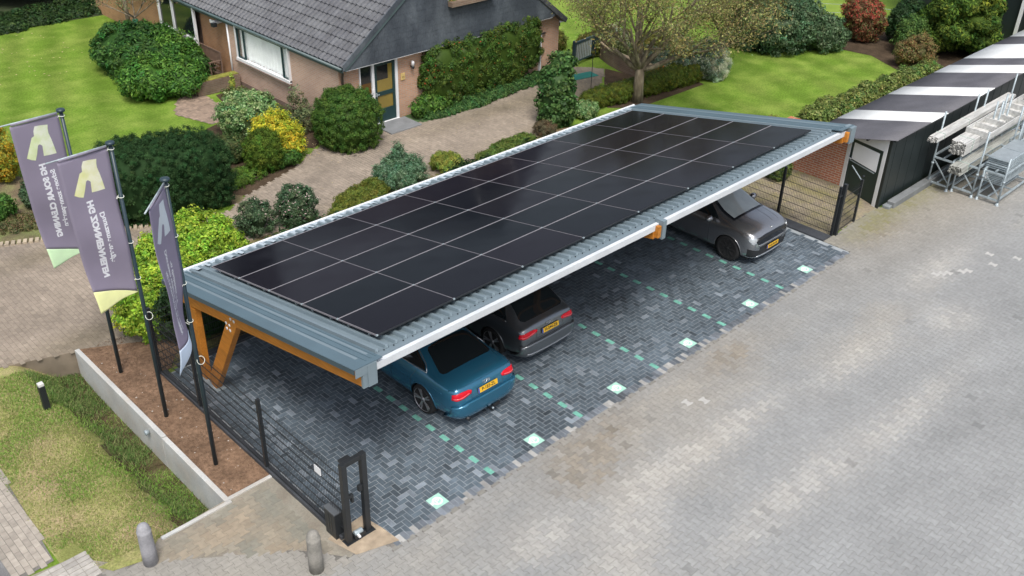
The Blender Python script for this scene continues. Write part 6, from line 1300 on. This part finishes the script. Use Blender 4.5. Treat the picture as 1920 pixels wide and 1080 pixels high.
def car(name, lab, loc, rz, sts, W, wheels, paint, rim, arch=0.375, spokes=5, dbl=True, wr=0.335, ws=1.0):
    t = thing(name, lab, 'car', loc, rz); me = loft(sts, name, ws); W = W*ws; bvh = bvh_of(me)
    o = bpy.data.objects.new('body', me); COL.objects.link(o); me.materials.clear(); me.materials.append(paint); me.materials.append(M_plast); cut = []
    for y in wheels:
        for s in (-1, 1):
            c = MB().lathe((s*(W-0.12)+0.0013*s, y, 0.3353), [(arch, -0.181), (arch, 0.181)], M_plast, 41, axis='X').build('cut'); c.data.flip_normals() if vol0(c.data) < 0 else None; cut.append(c); 
            vol = lambda m_: sum((m_.vertices[p.vertices[0]].co.dot(p.normal))*p.area for p in m_.polygons)/3
            v0 = vol(o.data); ok = False
            for solver in ('EXACT', 'FAST'):
                md = o.modifiers.new('b', 'BOOLEAN'); md.object = c; md.operation = 'DIFFERENCE'; md.solver = solver
                bpy.context.view_layer.update(); m3 = bpy.data.meshes.new_from_object(o.evaluated_get(bpy.context.evaluated_depsgraph_get())); o.modifiers.clear(); dv = abs(v0)-abs(vol(m3))
                if 0.02 < dv < 0.3: ok = True; break
            if ok: o.data = m3
    m3 = o.data; m3.name = 'body'
    for c in cut: bpy.data.objects.remove(c)
    m3.polygons.foreach_set('use_smooth', [True]*len(m3.polygons)); 
    if len(m3.materials) < 2: m3.materials.append(M_plast)
    m3.set_sharp_from_angle(angle=R(40)); o.parent = t
    for y in wheels:
        for s in (-1, 1): wheel(t, s*(W-0.135), y, s, rim, wr, spokes=spokes, dbl=dbl)
    b = MB()
    for y in wheels:
        for s in (-1, 1):
            pts = [(s*(W-0.012), y+(arch+0.008)*math.cos(a), 0.335+(arch+0.008)*math.sin(a)) for a in [R(-8+196*k/24) for k in range(25)]]
            out = []
            for p in pts:
                h = bvh.ray_cast(Vector((s*3, p[1], p[2])), Vector((-s, 0, 0)))
                if h[0] is not None: out.append(h[0])
            if len(out) > 3: b.tube(out, 0.012, paint, 6)
    b.build('wheel_arches', t)
    b = MB().box(-W*0.75, W*0.75, 0.4, max(wheels)+0.5, 0.17, 0.30, M_plast).build('underbody', t)
    return t, bvh

# blue saloon, tail towards the yard
sts = [deck(0.03, .62, .40, .66), deck(0.07, .76, .31, .86, .03), deck(0.16, .84, .28, 1.0, .03), deck(0.32, .885, .26, 1.005, .03), deck(0.50, .90, .22, 1.02, .03), cab(0.80, .91, .19, .965, .68, 1.13), cab(1.28, .915, .17, .965, .61, 1.36), cab(2.1, .92, .17, .95, .60, 1.425), cab(2.8, .92, .17, .935, .61, 1.40), cab(3.35, .915, .17, .93, .66, 1.14), deck(3.75, .91, .18, .98, .03), deck(4.2, .89, .2, .88, .04), deck(4.5, .84, .24, .78, .03), deck(4.66, .66, .32, .62, .02)]
t, bv = car('blue_saloon', 'blue saloon car parked tail out under the gate end of the carport', (9.15, 0.18, 0), 0, sts, .92, (1.04, 3.83), M_blue, M_rim, ws=0.965)
D = (0, 0.75, -1)
decal(bv, [(-.56, .66, 1.0), (.56, .66, 1.0), (.63, .69, 1.0), (.655, .75, 1.02), (.53, 1.20, 1.34), (.47, 1.27, 1.36), (.30, 1.30, 1.36), (-.30, 1.30, 1.36), (-.47, 1.27, 1.36), (-.53, 1.20, 1.34), (-.655, .75, 1.02), (-.63, .69, 1.0)], (0, 0.5, -1), 0.004, M_glassd, 'rear_window', t)
for s in (-1, 1):
    sd_ = (-s, 0, 0)
    decal(bv, [(s, 1.02, 1.01), (s, 2.0, .98), (s, 2.0, 1.32), (s, 1.50, 1.26), (s, 1.12, 1.10)], sd_, 0.004, M_glassd, 'side_window', t)
    decal(bv, [(s, 2.05, .98), (s, 2.98, .965), (s, 2.72, 1.30), (s, 2.05, 1.32)], sd_, 0.004, M_glassd, 'side_window', t)
    b = MB(); pline(bv, [(s, 0.98, .995), (s, 3.05, .95)], sd_, 0.010, M_chrome, b); pline(bv, [(s, 0.98, 1.0), (s, 1.10, 1.11), (s, 1.48, 1.28), (s, 2.1, 1.345)], sd_, 0.008, M_chrome, b); b.build('window_trim', t)
    decal(bv, [(s*.90, 0, .79), (s*.885, 0, .90), (s*.70, 0, .925), (s*.52, 0, .92), (s*.43, 0, .885), (s*.45, 0, .83), (s*.62, 0, .795), (s*.80, 0, .77)], (-s*0.45, 1, -0.1), 0.010, M_red, 'tail_light', t, 0.03, 0.012)
    b = MB(); pline(bv, [(s*.87, 0, .815), (s*.70, 0, .815), (s*.5, 0, .85)], (-s*.45, 1, -.1), 0.008, M_redl, b, 0.012, 0.03); b.build('light_strip', t)
    decal(bv, [(s*.80, 4.6, .62), (s*.83, 4.6, .70), (s*.5, 4.6, .68), (s*.45, 4.6, .62)], (-s*.3, -1, 0), 0.006, M_head, 'headlight', t, 0.03)
    MB().lathe((s*.98, 3.0, .98), [(0.02, -.09), (0.075, -.06), (0.085, 0), (0.07, .07), (0.02, .10)], M_blue, 14, axis='X').build('mirror', t)
    b = MB(); pline(bv, [(s, 0.45, .80), (s, 2.2, .83), (s, 4.2, .80)], sd_, 0.005, M_blue, b, -0.001)
    pline(bv, [(s, 2.03, .92), (s, 2.03, .3)], sd_, 0.004, M_plast, b, -.001); pline(bv, [(s, 3.1, .92), (s, 3.1, .3)], sd_, 0.004, M_plast, b, -.001); pline(bv, [(s, 1.25, .95), (s, 1.40, .7), (s, 1.42, .35)], sd_, 0.004, M_plast, b, -.001); b.build('door_lines', t)
    MB().box(s*.90-.02, s*.90+.02, 2.2, 2.42, .84, .87, M_blue).build('door_handle', t)
decal(bv, [(-.52, 3.62, 1.0), (.52, 3.62, 1.0), (.5, 3.0, 1.36), (-.5, 3.0, 1.36)], (0, -0.5, -1), 0.004, M_glassd, 'windscreen', t)
decal(bv, [(-.79, 0, .33), (.79, 0, .33), (.81, 0, .62), (.55, 0, .67), (-.55, 0, .67), (-.81, 0, .62)], (0, 1, 0), 0.06, M_blue, 'bumper', t, 0.05, 0.065)
b = MB(); pline(bv, [(-.80, 0, 1.005), (-.4, 0, 1.02), (.4, 0, 1.02), (.80, 0, 1.005)], (0, 1, -0.25), 0.012, M_blue, b, 0.004); b.build('boot_spoiler', t)
b = MB(); pline(bv, [(-.40, 0, .90), (-.42, 0, .70), (.42, 0, .70), (.40, 0, .90)], (0, 1, 0), 0.005, M_plast, b, -.001); b.build('boot_lines', t)
plate(t, (0.0, 0.045, .80), 'P-183-ZL', 0, R(-12))
def rings(parent, c, mat, rot=(0, 0, 0)):
    b = MB()
    for k in range(4): b.tube([(-0.066+0.044*k+0.028*math.cos(a), 0, 0.028*math.sin(a)) for a in [q*math.pi/8 for q in range(17)]], 0.0045, mat, 5)
    o = b.build('emblem', parent); o.location = c; o.rotation_euler = rot
rings(t, (0, 0.085, .915), M_chrome, (R(-25), 0, 0))
b = MB().tube([(0.0, 0.05, .28), (0, -0.09, .27), (0, -0.12, .33)], 0.018, M_plast, 8).lathe((0, -0.12, .34), [(0.012, -.02), (0.026, 0), (0.012, .025)], M_galv, 10).box(.12, .28, -.02, .1, .24, .30, M_plast).lathe((-.55, -0.02, .29), [(0.04, 0), (0.04, 0.1)], M_plast, 14, axis='Y').build('tow_bar', t)

# grey estate
sts = [deck(0.03, .64, .40, .66), deck(0.07, .78, .32, .88, .03), deck(0.14, .85, .29, 1.0, .02), cab(0.27, .885, .27, .96, .76, 1.06), cab(0.50, .90, .24, .975, .70, 1.25), cab(0.78, .905, .20, .975, .645, 1.42), cab(1.4, .915, .17, .97, .63, 1.47), cab(2.1, .92, .17, .955, .62, 1.48), cab(2.8, .92, .17, .94, .62, 1.44), cab(3.35, .915, .17, .93, .66, 1.16), deck(3.75, .91, .18, .98, .03), deck(4.2, .89, .2, .88, .04), deck(4.5, .84, .24, .78, .03), deck(4.66, .66, .32, .62, .02)]
t, bv = car('grey_estate', 'dark grey estate car parked tail out in the shade next to the blue saloon', (11.58, 0.80, 0), 0, sts, .92, (0.98, 3.80), M_grey, M_rim, spokes=5, ws=0.955)
decal(bv, [(-.56, .34, 1.03), (.56, .34, 1.03), (.63, .38, 1.06), (.64, .42, 1.10), (.56, .68, 1.36), (.48, .74, 1.40), (-.48, .74, 1.40), (-.56, .68, 1.36), (-.64, .42, 1.10), (-.63, .38, 1.06)], (0, 1, -0.5), 0.004, M_glassd, 'rear_window', t)
b = MB(); pline(bv, [(-.60, .7, 1.43), (0, .7, 1.46), (.60, .7, 1.43)], (0, 0.5, -1), 0.016, M_grey, b, 0.006); b.build('roof_spoiler', t)
for s in (-1, 1):
    sd_ = (-s, 0, 0)
    decal(bv, [(s, .62, 1.03), (s, 1.5, 1.0), (s, 1.5, 1.35), (s, .85, 1.34)], sd_, 0.004, M_glassd, 'side_window', t)
    decal(bv, [(s, 1.56, 1.0), (s, 2.98, .965), (s, 2.72, 1.32), (s, 1.56, 1.36)], sd_, 0.004, M_glassd, 'side_window', t)
    b = MB(); pline(bv, [(s, .62, 1.01), (s, 3.05, .95)], sd_, 0.008, M_chrome, b); b.build('window_trim', t)
    b = MB().tube([(s*.60, .85, 1.50), (s*.60, 1.0, 1.535), (s*.60, 2.5, 1.53), (s*.60, 2.7, 1.48)], 0.014, M_plast, 8).build('roof_rail', t)
    decal(bv, [(s*.90, 0, .80), (s*.89, 0, .89), (s*.70, 0, .925), (s*.50, 0, .93), (s*.40, 0, .90), (s*.42, 0, .85), (s*.62, 0, .815), (s*.80, 0, .785)], (-s*0.45, 1, -0.1), 0.010, M_red, 'tail_light', t, 0.03, 0.012)
    b = MB(); pline(bv, [(s*.87, 0, .825), (s*.70, 0, .83), (s*.46, 0, .87)], (-s*.45, 1, -.1), 0.008, M_redl, b, 0.012, 0.03); b.build('light_strip', t)
    decal(bv, [(s*.80, 4.6, .62), (s*.83, 4.6, .70), (s*.5, 4.6, .68), (s*.45, 4.6, .62)], (-s*.3, -1, 0), 0.006, M_head, 'headlight', t, 0.03)
    MB().lathe((s*.98, 3.0, .98), [(0.02, -.09), (0.075, -.06), (0.085, 0), (0.07, .07), (0.02, .10)], M_grey, 14, axis='X').build('mirror', t)
decal(bv, [(-.52, 3.62, 1.0), (.52, 3.62, 1.0), (.5, 3.0, 1.38), (-.5, 3.0, 1.38)], (0, -0.5, -1), 0.004, M_glassd, 'windscreen', t)
decal(bv, [(-.78, 0, .33), (.78, 0, .33), (.80, 0, .60), (.55, 0, .65), (-.55, 0, .65), (-.80, 0, .60)], (0, 1, 0), 0.06, M_grey, 'bumper', t, 0.05, 0.065)
b = MB(); pline(bv, [(-.74, 0, .40), (0, 0, .385), (.74, 0, .40)], (0, 1, 0), 0.010, M_chrome, b, 0.065); b.build('bumper_trim', t)
b = MB(); pline(bv, [(-.38, 0, .92), (-.42, 0, .70), (.42, 0, .70), (.38, 0, .92)], (0, 1, 0), 0.005, M_plast, b, -.001); b.build('boot_lines', t)
plate(t, (0.0, 0.04, .815), 'H-244-ZB', 0, R(-10)); rings(t, (0, 0.075, .925), M_chrome, (R(-20), 0, 0))

# silver grey electric hatchback, nose towards the yard; local +Y is its front
sts = [deck(0.0, .66, .42, .7), cab(0.15, .86, .30, .98, .70, 1.12), cab(0.6, .91, .22, 1.02, .66, 1.45), cab(1.3, .93, .19, 1.01, .66, 1.59), cab(2.1, .94, .18, .99, .66, 1.61), cab(2.8, .94, .18, .98, .665, 1.53), cab(3.35, .935, .18, .985, .70, 1.24), deck(3.72, .93, .19, 1.08, .03), deck(4.0, .93, .20, 1.05, .05), deck(4.23, .92, .22, 1.0, .06), deck(4.40, .87, .24, .93, .05), deck(4.48, .76, .28, .82, .03)]
t, bv = car('silver_hatchback', 'silver grey hatchback parked nose out at the far end of the carport', (19.02, 4.48, 0), math.pi, sts, .94, (0.88, 3.72), M_silv, M_rimd, arch=0.40, spokes=9, dbl=False, wr=0.36, ws=0.945)
decal(bv, [(-.68, 3.68, 1.05), (.68, 3.68, 1.05), (.66, 3.3, 1.22), (.56, 2.74, 1.50), (-.56, 2.74, 1.50), (-.66, 3.3, 1.22)], (0, -0.5, -1), 0.003, M_gloss, 'windscreen_frame', t)
decal(bv, [(-.60, 3.61, 1.05), (.60, 3.61, 1.05), (.60, 3.3, 1.22), (.50, 2.78, 1.50), (-.50, 2.78, 1.50), (-.60, 3.3, 1.22)], (0, -0.5, -1), 0.008, nmat('windscreen_reflection_tint', (0.32, 0.36, 0.37), 0.05, var=0.1, spec=1.0), 'windscreen', t)  # pale grey of interior and reflection painted into the glass colour
for s in (-1, 1):
    sd_ = (-s, 0, 0)
    decal(bv, [(s, .75, 1.08), (s, 2.0, 1.04), (s, 2.0, 1.48), (s, 1.0, 1.47)], sd_, 0.004, M_glassd, 'side_window', t)
    decal(bv, [(s, 2.06, 1.04), (s, 3.32, 1.03), (s, 3.0, 1.28), (s, 2.72, 1.43), (s, 2.06, 1.48)], sd_, 0.004, M_glassd, 'side_window', t)
    decal(bv, [(s*.94, 4.5, .82), (s*.92, 4.5, .89), (s*.74, 4.5, .88), (s*.66, 4.5, .80), (s*.68, 4.5, .72), (s*.84, 4.5, .70)], (-s*0.5, -1, -0.1), 0.008, M_head, 'headlight', t, 0.03, 0.012)
    decal(bv, [(s*.90, 4.5, .34), (s*.92, 4.5, .56), (s*.86, 4.5, .56), (s*.50, 4.5, .46), (s*.50, 4.5, .34)], (-s*0.4, -1, 0), 0.006, M_plast, 'air_intake', t, 0.04)
    decal(bv, [(s*.90, 4.5, .27), (s*.90, 4.5, .33), (s*.50, 4.5, .33), (s*.50, 4.5, .27)], (-s*0.4, -1, 0), 0.012, M_chrome, 'corner_trim', t, 0.04)
    b = MB().lathe((s*1.0, 3.15, 1.06), [(0.02, -.10), (0.08, -.07), (0.09, 0), (0.075, .07), (0.02, .11)], M_silv, 14, axis='X').build('mirror', t)
    b = MB()
    for xx in (.22, .48): pline(bv, [(s*(xx+.08), 3.72, 1.2), (s*xx, 4.28, 1.0)], (0, 0, -1), 0.006, M_plast, b, -0.003)
    b.build('bonnet_line', t)
    b = MB(); pline(bv, [(s*.86, 3.55, 1.2), (s*.84, 4.1, 1.0), (s*.62, 4.42, .9)], (0, 0, -1), 0.004, M_plast, b, -.001); b.build('bonnet_seam', t); b = MB(); pline(bv, [(s, 3.1, .95), (s, 3.1, .3)], sd_, 0.004, M_plast, b, -.001); b.build('panel_lines', t)
decal(bv, [(-.60, 4.6, .66), (.60, 4.6, .66), (.70, 4.6, .76), (.62, 4.6, .85), (.30, 4.6, .885), (-.30, 4.6, .885), (-.62, 4.6, .85), (-.70, 4.6, .76)], (0, -1, 0), 0.016, M_gloss, 'grille', t, 0.04, 0.025)
decal(bv, [(-.52, 4.6, .575), (.52, 4.6, .575), (.60, 4.6, .645), (-.60, 4.6, .645)], (0, -1, 0), 0.012, M_silv, 'bumper_bar', t, 0.05, 0.02)
decal(bv, [(-.50, 4.6, .33), (.50, 4.6, .33), (.52, 4.6, .57), (-.52, 4.6, .57)], (0, -1, 0), 0.006, M_plast, 'lower_grille', t, 0.05)
decal(bv, [(-.60, 4.6, .26), (.60, 4.6, .26), (.60, 4.6, .32), (-.60, 4.6, .32)], (0, -1, 0), 0.018, M_chrome, 'front_lip', t, 0.05, 0.02)
plate(t, (0.0, 4.515, .50), 'N-618-HS', math.pi, 0)
b = MB().lathe((0, 4.40, .965), [(0.035, 0), (0.035, 0.012), (0.01, 0.016)], M_chrome, 14).build('emblem', t)
